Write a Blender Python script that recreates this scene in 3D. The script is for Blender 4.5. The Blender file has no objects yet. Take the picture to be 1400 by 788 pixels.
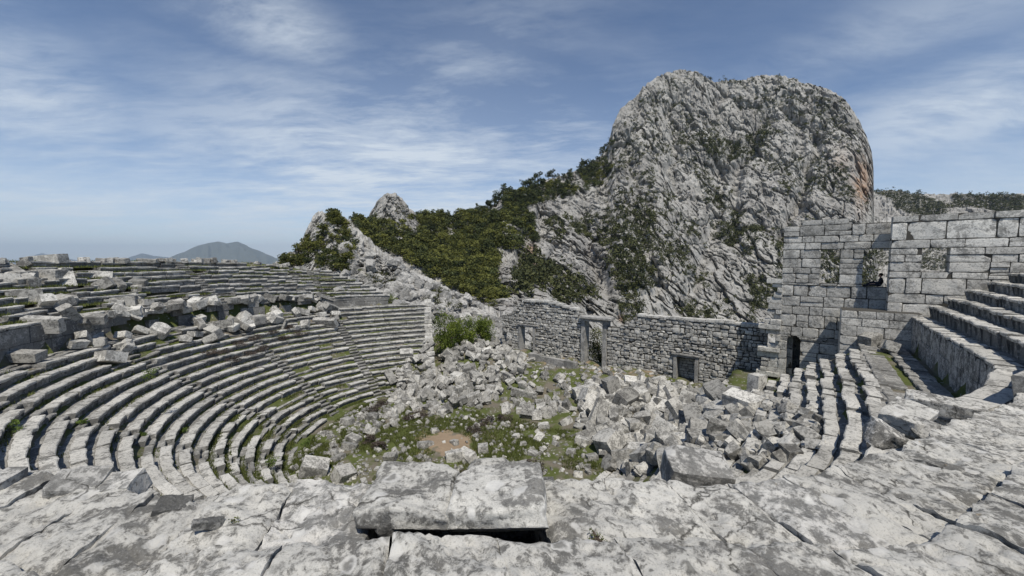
import bpy, math, random
import numpy as np
from mathutils import Vector, Quaternion, Matrix

S = bpy.context.scene
COL = S.collection
rng = np.random.default_rng(11)
random.seed(5)
PI = math.pi

# ------------------------------------------------------------------ camera numbers
F, CX, CY, YH = 530.0, 700.0, 394.0, 357.0          # in units of a 1400 x 788 frame
TH = math.atan((CY - YH) / F)
CT, ST = math.cos(TH), math.sin(TH)


def ray(x, y):
    dx, dz = (x - CX) / F, -(y - CY) / F
    return np.array([dx, CT + dz * ST, -ST + dz * CT])


def on_z(x, y, z):
    d = ray(x, y)
    return d * (z / d[2])


def on_plane(x, y, p0, nrm):
    d = ray(x, y)
    return d * (np.dot(p0, nrm) / np.dot(d, nrm))


# theatre frame: centre C, axis direction N (towards the stage), lateral direction Lt (towards the tower)
C = np.array([-5.3, 28.7])
_a = math.atan2(0.79, 0.615)
N = np.array([math.cos(_a), math.sin(_a)])
Lt = np.array([N[1], -N[0]])


def W(lat, al, z=0.0):
    p = C + lat * Lt + al * N
    return np.array([p[0], p[1], z])


def LA(x, y):
    d0, d1 = x - C[0], y - C[1]
    return d0 * Lt[0] + d1 * Lt[1], d0 * N[0] + d1 * N[1]


def sstep(a, b, x):
    t = np.clip((np.asarray(x, float) - a) / (b - a), 0, 1)
    return t * t * (3 - 2 * t)


# ------------------------------------------------------------------ numpy noise
def _h(i, j, k, s=0):
    with np.errstate(over='ignore'):
        h = (i.astype(np.uint32) * np.uint32(374761393) + j.astype(np.uint32) * np.uint32(668265263)
             + k.astype(np.uint32) * np.uint32(2147483647) + np.uint32((s * 974634777 + 12345) % 4294967296))
        h ^= h >> np.uint32(13)
        h *= np.uint32(1274126177)
        h ^= h >> np.uint32(16)
        h *= np.uint32(2246822519)
        h ^= h >> np.uint32(13)
    return h.astype(np.float64) / 4294967295.0


def vnoise(p, s=0):
    p = np.asarray(p, float)
    f = np.floor(p)
    t = p - f
    t = t * t * t * (t * (t * 6 - 15) + 10)
    i = f.astype(np.int64)
    r = 0
    for a in (0, 1):
        for b in (0, 1):
            for c in (0, 1):
                w = (t[..., 0] if a else 1 - t[..., 0]) * (t[..., 1] if b else 1 - t[..., 1]) * (t[..., 2] if c else 1 - t[..., 2])
                r = r + w * _h(i[..., 0] + a, i[..., 1] + b, i[..., 2] + c, s)
    return r * 2 - 1


def fbm(p, o=4, s=0, g=0.5):
    p = np.asarray(p, float)
    r, a = 0, 1.0
    for k in range(o):
        r = r + a * vnoise(p, s + k)
        p = p * 2.03 + 7.1
        a *= g
    return r


def ridged(p, o=4, s=0, g=0.55):
    p = np.asarray(p, float)
    r, a = 0, 1.0
    for k in range(o):
        r = r + a * (1 - 2 * np.abs(vnoise(p, s + k)))
        p = p * 2.07 + 3.3
        a *= g
    return r


def worley(p, s=0):
    p = np.asarray(p, float)
    i = np.floor(p).astype(np.int64)
    d1 = np.full(p.shape[:-1], 9.0)
    d2 = d1.copy()
    cid = np.zeros(p.shape[:-1])
    for a in (-1, 0, 1):
        for b in (-1, 0, 1):
            for c in (-1, 0, 1):
                q = i + np.array([a, b, c])
                fx = np.stack([_h(q[..., 0], q[..., 1], q[..., 2], s + k) for k in (1, 2, 3)], -1)
                d = np.linalg.norm(q + fx - p, axis=-1)
                m = d < d1
                d2 = np.where(m, d1, np.minimum(d2, d))
                cid = np.where(m, _h(q[..., 0], q[..., 1], q[..., 2], s + 9), cid)
                d1 = np.where(m, d, d1)
    return d1, d2, cid


def v3(x, y, z):
    return np.stack(np.broadcast_arrays(np.asarray(x, float), np.asarray(y, float), np.asarray(z, float)), -1)


# ------------------------------------------------------------------ mesh builder
class MB:
    def __init__(s):
        s.v, s.q, s.t, s.qm, s.tm, s.ti, s.n = [], [], [], [], [], [], 0

    def add(s, v, q=None, t=None, mat=0, tint=0.0):
        v = np.asarray(v, float).reshape(-1, 3)
        s.v.append(v)
        s.ti.append(np.full(len(v), tint) if np.isscalar(tint) else np.asarray(tint))
        if q is not None and len(q):
            q = np.asarray(q, np.int64)
            s.q.append(q + s.n)
            s.qm.append(np.full(len(q), mat) if np.isscalar(mat) else np.asarray(mat))
        if t is not None and len(t):
            t = np.asarray(t, np.int64)
            s.t.append(t + s.n)
            s.tm.append(np.full(len(t), mat if np.isscalar(mat) else 0))
        s.n += len(v)

    def mesh(s, name, mats, smooth=False):
        me = bpy.data.meshes.new(name)
        v = np.concatenate(s.v)
        q = np.concatenate(s.q) if s.q else np.zeros((0, 4), np.int64)
        t = np.concatenate(s.t) if s.t else np.zeros((0, 3), np.int64)
        me.vertices.add(len(v))
        me.vertices.foreach_set('co', v.ravel())
        me.loops.add(q.size + t.size)
        me.loops.foreach_set('vertex_index', np.concatenate([q.ravel(), t.ravel()]).astype(np.int32))
        nf = len(q) + len(t)
        me.polygons.add(nf)
        st = np.concatenate([np.arange(len(q)) * 4, q.size + np.arange(len(t)) * 3])
        me.polygons.foreach_set('loop_start', st.astype(np.int32))
        mi = np.concatenate((s.qm or [np.zeros(0)]) + (s.tm or [np.zeros(0)]))
        for m in mats:
            me.materials.append(m)
        if len(mats) > 1:
            me.polygons.foreach_set('material_index', mi.astype(np.int32))
        me.polygons.foreach_set('use_smooth', np.full(nf, smooth))
        at = me.attributes.new('tint', 'FLOAT', 'POINT')
        at.data.foreach_set('value', np.concatenate(s.ti).astype(np.float32))
        me.update(calc_edges=True)
        me.validate()
        return me

    def build(s, name, mats, parent=None, smooth=False):
        if not isinstance(mats, (list, tuple)):
            mats = [mats]
        o = bpy.data.objects.new(name, s.mesh(name, mats, smooth))
        COL.objects.link(o)
        if parent is not None:
            o.parent = parent
        return o


def tag(o, label=None, cat=None, group=None, kind=None):
    if label:
        o['label'] = label
    if cat:
        o['category'] = cat
    if group:
        o['group'] = group
    if kind:
        o['kind'] = kind
    return o


def empty(name, loc=(0, 0, 0), rz=0.0):
    o = bpy.data.objects.new(name, None)
    COL.objects.link(o)
    o.location = loc
    o.rotation_euler = (0, 0, rz)
    o.empty_display_size = 0.2
    return o


def grid_faces(nu, nv, close_u=False):
    """vertex index = iv*nu + iu"""
    iu = np.arange(nu if close_u else nu - 1)
    iv = np.arange(nv - 1)
    a, b = np.meshgrid(iu, iv)
    a, b = a.ravel(), b.ravel()
    a2 = (a + 1) % nu
    return np.stack([b * nu + a, b * nu + a2, (b + 1) * nu + a2, (b + 1) * nu + a], 1)


_TC = {}


def cube_grid(n):
    if n in _TC:
        return _TC[n]
    idx, vs, fs = {}, [], []

    def vid(p):
        k = tuple(np.round(p, 5))
        if k not in idx:
            idx[k] = len(vs)
            vs.append(p)
        return idx[k]
    g = np.linspace(-1, 1, n + 1)
    for ax in range(3):
        for sg in (-1, 1):
            a1, a2 = (ax + 1) % 3, (ax + 2) % 3
            for i in range(n):
                for j in range(n):
                    c = []
                    for (u, w) in ((i, j), (i + 1, j), (i + 1, j + 1), (i, j + 1)):
                        p = [0, 0, 0]
                        p[ax] = sg
                        p[a1] = g[u]
                        p[a2] = g[w]
                        c.append(vid(p))
                    fs.append(c if sg > 0 else c[::-1])
    _TC[n] = (np.array(vs, float), np.array(fs))
    return _TC[n]


def rock(size, n=3, rd=0.12, chop=3, rough=0.04, depth=(0.62, 0.95), seed=None):
    """a quarried block: rounded box of the given full size, corners knocked off, rough faces"""
    r = rng if seed is None else np.random.default_rng(seed)
    v, f = cube_grid(n)
    v = np.clip(v * 1.0, -1, 1)
    sz = np.asarray(size, float) / 2
    m = sz.min()
    p = v * sz
    inn = np.clip(p, -(sz - m * rd), sz - m * rd)
    d = p - inn
    L = np.linalg.norm(d, axis=1, keepdims=True)
    p = inn + d / np.maximum(L, 1e-9) * np.minimum(L, m * rd)
    for _ in range(chop):
        sgn = r.choice([-1, 1], 3)
        nn = r.uniform(0.15, 1, 3) * sgn
        nn /= np.linalg.norm(nn)
        h = np.abs(nn * sz).sum()
        o = h * r.uniform(*depth)
        k = p @ nn - o
        p = p - np.maximum(k, 0)[:, None] * nn
    off = r.uniform(0, 500, 3)
    nz = v3(fbm(p / (m * 1.4) + off, 3), fbm(p / (m * 1.4) + off + 40, 3), fbm(p / (m * 1.4) + off + 80, 3))
    p = p + nz * rough * m * 1.3
    return p, f


def rotm(rx, ry, rz):
    cx, sx, cy, sy, cz, sz = math.cos(rx), math.sin(rx), math.cos(ry), math.sin(ry), math.cos(rz), math.sin(rz)
    return (np.array([[cz, -sz, 0], [sz, cz, 0], [0, 0, 1]]) @ np.array([[cy, 0, sy], [0, 1, 0], [-sy, 0, cy]])
            @ np.array([[1, 0, 0], [0, cx, -sx], [0, sx, cx]]))


# ------------------------------------------------------------------ materials
def new_mat(name):
    m = bpy.data.materials.new(name)
    m.use_nodes = True
    m.node_tree.nodes.clear()
    return m


class G:
    """small node helper"""

    def __init__(s, tree):
        s.t = tree
        s.pos = None

    def n(s, typ, **kw):
        x = s.t.nodes.new(typ)
        for k, v in kw.items():
            setattr(x, k, v)
        return x

    def l(s, a, b):
        s.t.links.new(a, b)

    def position(s):
        if s.pos is None:
            s.pos = s.n('ShaderNodeNewGeometry').outputs['Position']
        return s.pos

    def mapped(s, scale):
        m = s.n('ShaderNodeVectorMath', operation='MULTIPLY')
        s.l(s.position(), m.inputs[0])
        m.inputs[1].default_value = scale
        return m.outputs[0]

    def noise(s, scale, detail=6, rough=0.6, vec=None, dist=0.0):
        x = s.n('ShaderNodeTexNoise')
        x.inputs['Scale'].default_value = scale
        x.inputs['Detail'].default_value = detail
        x.inputs['Roughness'].default_value = rough
        x.inputs['Distortion'].default_value = dist
        s.l(vec if vec is not None else s.position(), x.inputs['Vector'])
        return x.outputs['Fac']

    def vor(s, scale, feature='F1', vec=None, rand=1.0):
        x = s.n('ShaderNodeTexVoronoi', feature=feature)
        x.inputs['Scale'].default_value = scale
        x.inputs['Randomness'].default_value = rand
        s.l(vec if vec is not None else s.position(), x.inputs['Vector'])
        return x

    def ramp(s, fac, stops):
        r = s.n('ShaderNodeValToRGB')
        els = r.color_ramp.elements
        while len(els) < len(stops):
            els.new(0.5)
        for e, (p, c) in zip(els, stops):
            e.position = p
            e.color = (c, c, c, 1) if np.isscalar(c) else (*c, 1)
        s.l(fac, r.inputs[0])
        return r.outputs[0]

    def mix(s, fac, a, b, mode='MIX'):
        m = s.n('ShaderNodeMix', data_type='RGBA', blend_type=mode)
        for sock, v in ((m.inputs[0], fac), (m.inputs[6], a), (m.inputs[7], b)):
            if isinstance(v, (int, float)):
                sock.default_value = v if sock.type == 'VALUE' else (v, v, v, 1)
            elif isinstance(v, tuple):
                sock.default_value = (*v, 1)
            else:
                s.l(v, sock)
        return m.outputs[2]

    def math(s, op, a, b=None, clamp=False):
        m = s.n('ShaderNodeMath', operation=op, use_clamp=clamp)
        for sock, v in ((m.inputs[0], a), (m.inputs[1], b)):
            if v is None:
                continue
            if isinstance(v, (int, float)):
                sock.default_value = v
            else:
                s.l(v, sock)
        return m.outputs[0]

    def finish(s, color, rough=0.9, bump=None, bstr=0.4, bdist=0.03, spec=0.2, trans=None):
        b = s.n('ShaderNodeBsdfPrincipled')
        if isinstance(color, tuple):
            b.inputs['Base Color'].default_value = (*color, 1)
        else:
            s.l(color, b.inputs['Base Color'])
        b.inputs['Roughness'].default_value = rough
        b.inputs['Specular IOR Level'].default_value = spec
        if bump is not None:
            bn = s.n('ShaderNodeBump')
            bn.inputs['Strength'].default_value = bstr
            bn.inputs['Distance'].default_value = bdist
            s.l(bump, bn.inputs['Height'])
            s.l(bn.outputs[0], b.inputs['Normal'])
        o = s.n('ShaderNodeOutputMaterial')
        sh = b.outputs[0]
        if trans is not None:
            tr = s.n('ShaderNodeBsdfTranslucent')
            if isinstance(color, tuple):
                tr.inputs[0].default_value = (*color, 1)
            else:
                s.l(color, tr.inputs[0])
            mx = s.n('ShaderNodeMixShader')
            mx.inputs[0].default_value = trans
            s.l(sh, mx.inputs[1])
            s.l(tr.outputs[0], mx.inputs[2])
            sh = mx.outputs[0]
        s.l(sh, o.inputs['Surface'])


def stone(name, grey, pale, lich=0.5, sc=1.0, dark=0.5, warm=0.0, bstr=0.5, bdist=0.03, tintk=0.16, spots=0.0, fine=30):
    """weathered limestone: grey rock, pale lichen crust in ragged patches, dark stains and specks"""
    m = new_mat(name)
    g = G(m.node_tree)
    big = g.noise(0.55 * sc, 5, 0.6)
    med = g.noise(2.6 * sc, 8, 0.68, dist=0.3)
    fin = g.noise(fine * sc, 5, 0.7)
    gr = (grey * (1 + 0.03 * warm), grey * 0.985, grey * (0.93 - 0.05 * warm))
    gd = tuple(c * 0.62 for c in gr)
    base = g.mix(g.ramp(big, [(0.35, 0), (0.65, 1)]), gd, gr)
    pl = (pale * 1.0, pale * 0.975, pale * (0.915 - 0.04 * warm))
    # lichen crust mask: ragged, about `lich` of the surface
    med2 = g.noise(8.5 * sc, 7, 0.72, dist=0.4)
    lm = g.math('ADD', g.math('MULTIPLY', med, 0.42), g.math('MULTIPLY', g.noise(0.9 * sc, 3, 0.5), 0.28))
    lm = g.math('ADD', lm, g.math('MULTIPLY', med2, 0.40))
    t = 0.55 + (0.5 - lich) * 0.24
    mask = g.ramp(lm, [(t - 0.04, 0), (t - 0.005, 0.6), (t + 0.035, 1)])
    col = g.mix(mask, base, pl)
    col = g.mix(g.ramp(med2, [(0.36, 0.6), (0.47, 0.0)]), col, (grey * 0.5, grey * 0.49, grey * 0.46))
    # dark stains
    st = g.ramp(g.noise(1.7 * sc, 7, 0.72, vec=g.mapped((1.0, 1.0, 0.45))), [(0.58, 0), (0.7, 1)])
    col = g.mix(g.math('MULTIPLY', st, dark), col, (grey * 0.28, grey * 0.28, grey * 0.27))
    # speckle
    col = g.mix(g.ramp(fin, [(0.3, 0.75), (0.45, 0.0)]), col, (grey * 0.35, grey * 0.34, grey * 0.32))
    col = g.mix(g.math('MULTIPLY', g.ramp(fin, [(0.56, 0), (0.68, 1)]), 0.35), col, (pale * 1.05,) * 3)
    if spots:
        vo = g.vor(9 * sc)
        sp = g.ramp(vo.outputs['Distance'], [(0.16, 1), (0.30, 0)])
        rnd = g.ramp(g.n('ShaderNodeSeparateColor').outputs[0], [(0.0, 0), (1.0, 1)]) if False else None
        pm = g.ramp(g.noise(2.2 * sc, 4, 0.6), [(0.5, 0), (0.62, 1)])
        col = g.mix(g.math('MULTIPLY', g.math('MULTIPLY', sp, pm), spots), col, (0.085, 0.082, 0.074))
        dv = g.n('ShaderNodeVectorMath', operation='MULTIPLY_ADD')
        wn_ = g.n('ShaderNodeTexNoise')
        wn_.inputs['Scale'].default_value = 7.0
        wn_.inputs['Detail'].default_value = 5
        g.l(g.position(), wn_.inputs['Vector'])
        g.l(wn_.outputs['Color'], dv.inputs[0])
        dv.inputs[1].default_value = (0.16, 0.16, 0.16)
        g.l(g.position(), dv.inputs[2])
        v2 = g.vor(5.2, vec=dv.outputs[0])
        ring = g.ramp(v2.outputs['Distance'], [(0.22, 1), (0.30, .9), (0.36, 0)])
        sel = g.n('ShaderNodeSeparateColor')
        g.l(v2.outputs['Color'], sel.inputs[0])
        selm = g.ramp(sel.outputs[0], [(0.60, 0), (0.66, 1)])
        col = g.mix(g.math('MULTIPLY', g.math('MULTIPLY', ring, selm), .8), col, (pale * 1.12, pale * 1.10, pale * 1.04))
        selk = g.ramp(sel.outputs[1], [(0.72, 0), (0.78, 1)])
        col = g.mix(g.math('MULTIPLY', g.math('MULTIPLY', g.ramp(v2.outputs['Distance'], [(0.16, 1), (0.26, 0)]), selk), .7), col, (grey * .45, grey * .44, grey * .4))
        ce = g.vor(1.15, 'DISTANCE_TO_EDGE', vec=dv.outputs[0])
        crk = g.math('MULTIPLY', g.ramp(ce.outputs['Distance'], [(0.0, 1), (0.012, 0)]), g.ramp(g.noise(1.4, 3, .6), [(0.48, 0), (0.54, 1)]))
        col = g.mix(g.math('MULTIPLY', crk, .9), col, (0.03, 0.028, 0.024))
        oc = g.ramp(g.noise(5.5 * sc, 5, 0.6), [(0.69, 0), (0.76, 1)])
        col = g.mix(g.math('MULTIPLY', oc, 0.45), col, (0.33, 0.24, 0.13))
    # each block has its own tone
    at = g.n('ShaderNodeAttribute', attribute_name='tint')
    oi = g.n('ShaderNodeObjectInfo')
    k = g.math('ADD', g.math('MULTIPLY', at.outputs['Fac'], tintk), g.math('MULTIPLY', oi.outputs['Random'], tintk))
    k = g.math('ADD', k, 1.0 - tintk * 0.5)
    col = g.mix(1.0, col, k, 'MULTIPLY')
    bh = g.math('ADD', g.math('MULTIPLY', g.noise(7 * sc, 10, 0.72), 1.0), g.math('MULTIPLY', fin, 0.25))
    bh = g.math('ADD', bh, g.math('MULTIPLY', mask, 0.08))
    g.finish(col, 0.93, bh, bstr, bdist, 0.15)
    return m


def cliff(name):
    m = new_mat(name)
    g = G(m.node_tree)
    vs = g.mapped((1.0, 1.0, 0.42))
    a = g.noise(0.035, 8, 0.65, vec=vs)
    b = g.noise(0.16, 8, 0.7, vec=vs)
    col = g.mix(g.ramp(a, [(0.36, 0), (0.62, 1)]), (0.26, 0.25, 0.235), (0.38, 0.37, 0.345))
    col = g.mix(g.ramp(b, [(0.36, 0.9), (0.49, 0.0)]), col, (0.085, 0.085, 0.08))
    col = g.mix(g.ramp(b, [(0.53, 0.0), (0.68, 0.75)]), col, (0.42, 0.415, 0.40))
    pit = g.noise(0.30, 6, 0.72, vec=g.mapped((1.0, 1.0, 0.5)))
    col = g.mix(g.ramp(pit, [(0.36, 0.85), (0.44, 0.0)]), col, (0.055, 0.056, 0.048))
    stn = g.noise(0.11, 6, 0.7, vec=g.mapped((1.0, 1.0, 0.09)))
    col = g.mix(g.ramp(stn, [(0.54, 0), (0.66, 0.45)]), col, (0.10, 0.10, 0.097))
    at = g.n('ShaderNodeAttribute', attribute_name='tint')     # rusty bare rock faces
    rust = g.math('MULTIPLY', at.outputs['Fac'], g.ramp(g.noise(0.11, 6, 0.65, vec=vs), [(0.36, 0.1), (0.6, 1)]))
    col = g.mix(rust, col, (0.36, 0.235, 0.155))
    bh = g.math('ADD', g.noise(0.25, 10, 0.72, vec=vs), g.math('MULTIPLY', g.noise(0.06, 6, 0.6, vec=vs), 1.5))
    g.finish(col, 0.95, bh, 0.7, 1.2, 0.1)
    return m


def ground_mat(name):
    m = new_mat(name)
    g = G(m.node_tree)
    a = g.noise(0.45, 7, 0.66)
    b = g.noise(2.8, 8, 0.7)
    soil = g.mix(b, (0.10, 0.085, 0.062), (0.21, 0.19, 0.155))
    grass = g.mix(g.noise(1.9, 6, 0.65), (0.05, 0.062, 0.02), (0.115, 0.135, 0.042))
    col = g.mix(g.ramp(a, [(0.40, 0), (0.52, 1)]), soil, grass)
    st = g.ramp(g.vor(3.2).outputs['Distance'], [(0.16, 1), (0.24, 0)])
    col = g.mix(g.math('MULTIPLY', st, g.ramp(g.noise(0.8, 4, 0.6), [(0.42, 0), (0.58, 0.9)])), col, (0.36, 0.35, 0.33))
    # trodden bare earth in the middle of the orchestra, gravelly patches by the stage wall
    at = g.n('ShaderNodeAttribute', attribute_name='tint')
    e = g.math('ADD', at.outputs['Fac'], g.math('MULTIPLY', g.math('SUBTRACT', g.noise(1.1, 7, 0.7), 0.5), 2.2))
    earth = g.mix(b, (0.20, 0.145, 0.095), (0.33, 0.255, 0.18))
    col = g.mix(g.ramp(e, [(0.42, 0), (0.62, 1)]), col, earth)
    g.finish(col, 0.97, g.noise(9, 9, 0.7), 0.6, 0.06, 0.1)
    return m


def leaf(name, c1, c2, sc=0.6, trans=0.25):
    m = new_mat(name)
    g = G(m.node_tree)
    oi = g.n('ShaderNodeObjectInfo')
    at = g.n('ShaderNodeAttribute', attribute_name='tint')
    k = g.math('ADD', g.math('MULTIPLY', g.noise(sc, 3, 0.6), 0.7), g.math('MULTIPLY', oi.outputs['Random'], 0.25))
    k = g.math('ADD', k, g.math('MULTIPLY', at.outputs['Fac'], 0.42))
    col = g.mix(g.ramp(k, [(0.2, 0), (0.85, 1)]), c1, c2)
    g.finish(col, 0.75, None, spec=0.25, trans=trans)
    return m


def plain(name, c, rough=0.9):
    m = new_mat(name)
    g = G(m.node_tree)
    col = g.mix(g.noise(6, 5, 0.6), tuple(x * 0.8 for x in c), tuple(min(1, x * 1.15) for x in c))
    g.finish(col, rough, g.noise(20, 6, 0.6), 0.3, 0.01)
    return m


M_SEAT = stone('seat_stone', 0.25, 0.48, 0.60, 1.3, 0.5, warm=0.3, bdist=0.05)
M_FOOT = stone('footway_stone', 0.24, 0.40, 0.34, 1.2, 0.6, warm=0.3, bdist=0.04)
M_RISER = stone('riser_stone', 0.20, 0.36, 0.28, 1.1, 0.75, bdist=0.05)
M_RUB = stone('rubble_stone', 0.24, 0.45, 0.50, 1.1, 0.55, warm=0.4, bdist=0.05, tintk=0.34)
M_WALL = stone('ashlar_stone', 0.32, 0.54, 0.54, 1.3, 0.6, warm=0.3, bdist=0.05, tintk=0.22)
M_FACADE = stone('walling_stone', 0.34, 0.54, 0.54, 1.3, 0.55, warm=0.4, bdist=0.05, tintk=0.30)
M_JAMB = stone('jamb_stone', 0.26, 0.38, 0.42, 1.1, 0.45, bdist=0.03)
M_FRONT = stone('lichen_stone', 0.20, 0.47, 0.54, 2.0, 0.6, warm=0.4, bstr=0.55, bdist=0.03, spots=0.75, fine=42, tintk=0.12)
M_GREYBLK = stone('bare_stone', 0.23, 0.48, 0.42, 1.9, 0.55, bstr=0.6, bdist=0.03, spots=0.35, fine=42)
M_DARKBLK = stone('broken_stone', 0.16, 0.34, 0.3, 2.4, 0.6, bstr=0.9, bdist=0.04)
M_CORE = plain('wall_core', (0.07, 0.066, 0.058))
M_CRAG = stone('crag_stone', 0.25, 0.42, 0.5, 0.25, 0.55, bstr=0.9, bdist=0.25, fine=9)
M_CLIFF = cliff('cliff_rock')
M_GROUND = ground_mat('orchestra_ground')
M_GRASS = leaf('grass_blades', (0.06, 0.075, 0.02), (0.17, 0.195, 0.055), 0.9, 0.3)
M_HERB = leaf('herb_leaf', (0.07, 0.11, 0.02), (0.17, 0.24, 0.05), 2.0, 0.3)
M_DRY = leaf('dry_twig', (0.045, 0.036, 0.03), (0.12, 0.095, 0.08), 2.0, 0.1)
M_BUSH = leaf('bush_leaf', (0.055, 0.085, 0.012), (0.21, 0.26, 0.045), 0.8, 0.3)
M_PINE = leaf('pine_leaf', (0.022, 0.031, 0.011), (0.075, 0.09, 0.03), 0.25, 0.15)
M_OAK = leaf('oak_leaf', (0.035, 0.044, 0.011), (0.155, 0.16, 0.038), 0.10, 0.2)
M_SCRUB = leaf('scrub_leaf', (0.03, 0.037, 0.015), (0.09, 0.096, 0.036), 0.05, 0.15)
M_BARK = plain('bark', (0.09, 0.07, 0.055))
M_VALLEY = plain('valley_ground', (0.10, 0.11, 0.07))
M_FAR = plain('far_rock', (0.10, 0.11, 0.09))

# ------------------------------------------------------------------ the theatre's plan
Z0, HR, R0, TR = -6.38, 0.43, 20.1, 0.68     # row 0: tread height, rise, front radius, tread
K_LO, K_HI = -15, 2
OFF = 2.3                                     # the tower side sits this much wider


def wide(phi):
    return sstep(math.radians(0), math.radians(88), phi)


def wide3(s):
    return sstep(math.radians(57), math.radians(98), s)


def curve(r, s, ex=OFF):
    """point on a seat line. s: angle phi in rad from the back of the auditorium up to pi/2, past that straight by (s-pi/2)*12 m"""
    s = np.asarray(s, float)
    ph = np.minimum(s, PI / 2)
    rr = r + OFF * wide(ph) + (ex - OFF) * wide3(s) - (OFF * (1 - 0.0) * (wide(ph) - wide3(s)) if ex > 3 else 0)
    lat = rr * np.sin(ph)
    al = -rr * np.cos(ph) + np.maximum(s - PI / 2, 0) * 12.0
    return lat, al


def pod_r(phi):
    return 22.9 + 3.9 * wide3(phi)


def pod_top(phi):
    return -3.5 - 0.75 * sstep(math.radians(-70), math.radians(-112), phi)


def ground_h(lat, al):
    lat, al = np.asarray(lat, float), np.asarray(al, float)
    r = np.hypot(lat, al)
    phi = np.arctan2(lat, -al)
    straight = (al > 0) & (lat > 0)
    re = np.where(straight, lat - OFF, r - OFF * wide(phi))
    rp = np.where(straight, lat, r)
    prad = np.where(straight, 26.8, pod_r(phi))
    nz = fbm(v3(lat * 0.35, al * 0.35, 0), 3, 3) * 0.18
    orch = -13.0 + nz * 0.7
    seat = Z0 + HR * (re - R0) / TR - 0.5
    walk = Z0 + HR * K_HI - 0.16 + nz * 0.3
    z = np.where(re < 10.0, orch, np.minimum(seat, walk))
    z = np.maximum(z, orch)
    up = pod_top(phi) - 0.45 + (rp - prad - 0.9) * 0.60
    up = np.minimum(up, -0.25 - 1.3 * sstep(math.radians(-85), math.radians(-103), phi))
    z = np.where(rp > prad + 0.25, up, z)
    # in front of the camera the upper bank is the slab terrace: keep the soil well under it
    near = sstep(math.radians(8), math.radians(22), phi) * (1 - sstep(math.radians(74), math.radians(86), phi))
    z = np.where((near > 0.02) & (rp > prad - 2.5) & (al < 0), np.minimum(z, -5.6 + near * 0), z)
    z = np.where((near > 0.5) & (rp > 27.5) & (al < 0), np.minimum(z, -3.0), z)
    # outside of the rim: the hill falls away
    out = np.maximum(rp - 30.5, 0)
    z = np.where(out > 0, z - out * 0.55 - 0.3, z)
    # between the wings: the stage side
    stg = (al > 0) & (lat > -30) & (lat < np.where(al < 14, 21.0 - 0.62 * 0, 40))
    # left wing end line
    wend = (al > 0) & (lat < 0) & (phi > math.radians(-127)) & (phi < math.radians(-90))
    open_ = stg & ~wend & ~((lat > 10.0) & (al < 13.6) & (lat < 40) & (re > 10.0))
    zs = orch + (1.5 + nz) * sstep(9.5, 16.0, al)
    zs = zs + 1.35 * np.exp(-(((lat + 11.5) / 4.0) ** 2 + ((al - 13.6) / 3.2) ** 2))
    zs = zs + 0.5 * np.exp(-(((lat - 11.0) / 4.5) ** 2 + ((al - 10.5) / 2.6) ** 2))
    zs = zs + 0.6 * np.exp(-(((lat + 7.5) / 3.2) ** 2 + ((al - 9.3) / 2.2) ** 2))
    zs = np.where(lat > 16.5, np.maximum(zs, -9.6), zs)
    zs = np.where(al > 21.5, zs - (al - 21.5) * 0.5, zs)
    z = np.where(open_, zs, z)
    # beyond the ends of the left wing the ground drops to the side entrance
    pend = np.where(re < 22.3, math.radians(-128.5), math.radians(-116.5) + np.radians(13.5) * np.clip((re - 23) / 6, 0, 1))
    z = np.where((phi < pend) & (al > 0) & (lat < 0), np.minimum(z, -10.9 + nz), z)
    z = np.where((al > 21.2) & (lat > -45), np.minimum(z, -11.4 - (al - 21.2) * 0.3), z)
    return z


def ground_w(x, y):
    lat, al = LA(x, y)
    return ground_h(lat, al)


def hit_ground(x, y, lo=3.0, hi=70.0):
    """where the sight line through a photo pixel meets the ground"""
    d = ray(x, y)
    t = np.linspace(lo, hi, 1400)
    p = d[None, :] * t[:, None] / d[1]
    g = ground_w(p[:, 0], p[:, 1])
    b = np.nonzero((p[:, 2] < g) & (np.abs(p[:, 0]) < 60))[0]
    i = b[0] if len(b) else len(t) - 1
    q = p[i]
    return np.array([q[0], q[1], g[i]])


# ---- ground sheet of the theatre
xs = np.concatenate([np.linspace(-170, -46, 22), np.arange(-44, 46.1, 0.4), np.linspace(48, 170, 22)])
ys = np.concatenate([np.linspace(-120, -14, 22), np.arange(-12, 72.1, 0.4), np.linspace(74, 120, 14)])
gx, gy = np.meshgrid(xs, ys)
glat, gal = LA(gx, gy)
gz = ground_h(glat, gal)
gz = np.maximum(gz, -70)
gz += fbm(v3(gx * 1.3, gy * 1.3, 0), 3, 8) * 0.06
pe = on_z(612, 607, -13.0)
el, ea = LA(pe[0], pe[1])
tint = np.exp(-(((glat - el) / 2.6) ** 2 + ((gal - ea) / 2.0) ** 2)) * 0.95
tint = np.maximum(tint, 0.40 * sstep(14.5, 16.5, gal) * (gal < 21) * (glat > -13) * (glat < 10))
mb = MB()
mb.add(v3(gx, gy, gz).reshape(-1, 3), grid_faces(len(xs), len(ys)), tint=tint.ravel())
tag(mb.build('ground', M_GROUND, smooth=True), kind='structure')

# ------------------------------------------------------------------ seat rows
AISLES = [math.radians(a) for a in (-97, -71, -44, -16, 12, 40, 68)]
DEBRIS = (math.radians(-104), math.radians(-34))


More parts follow.
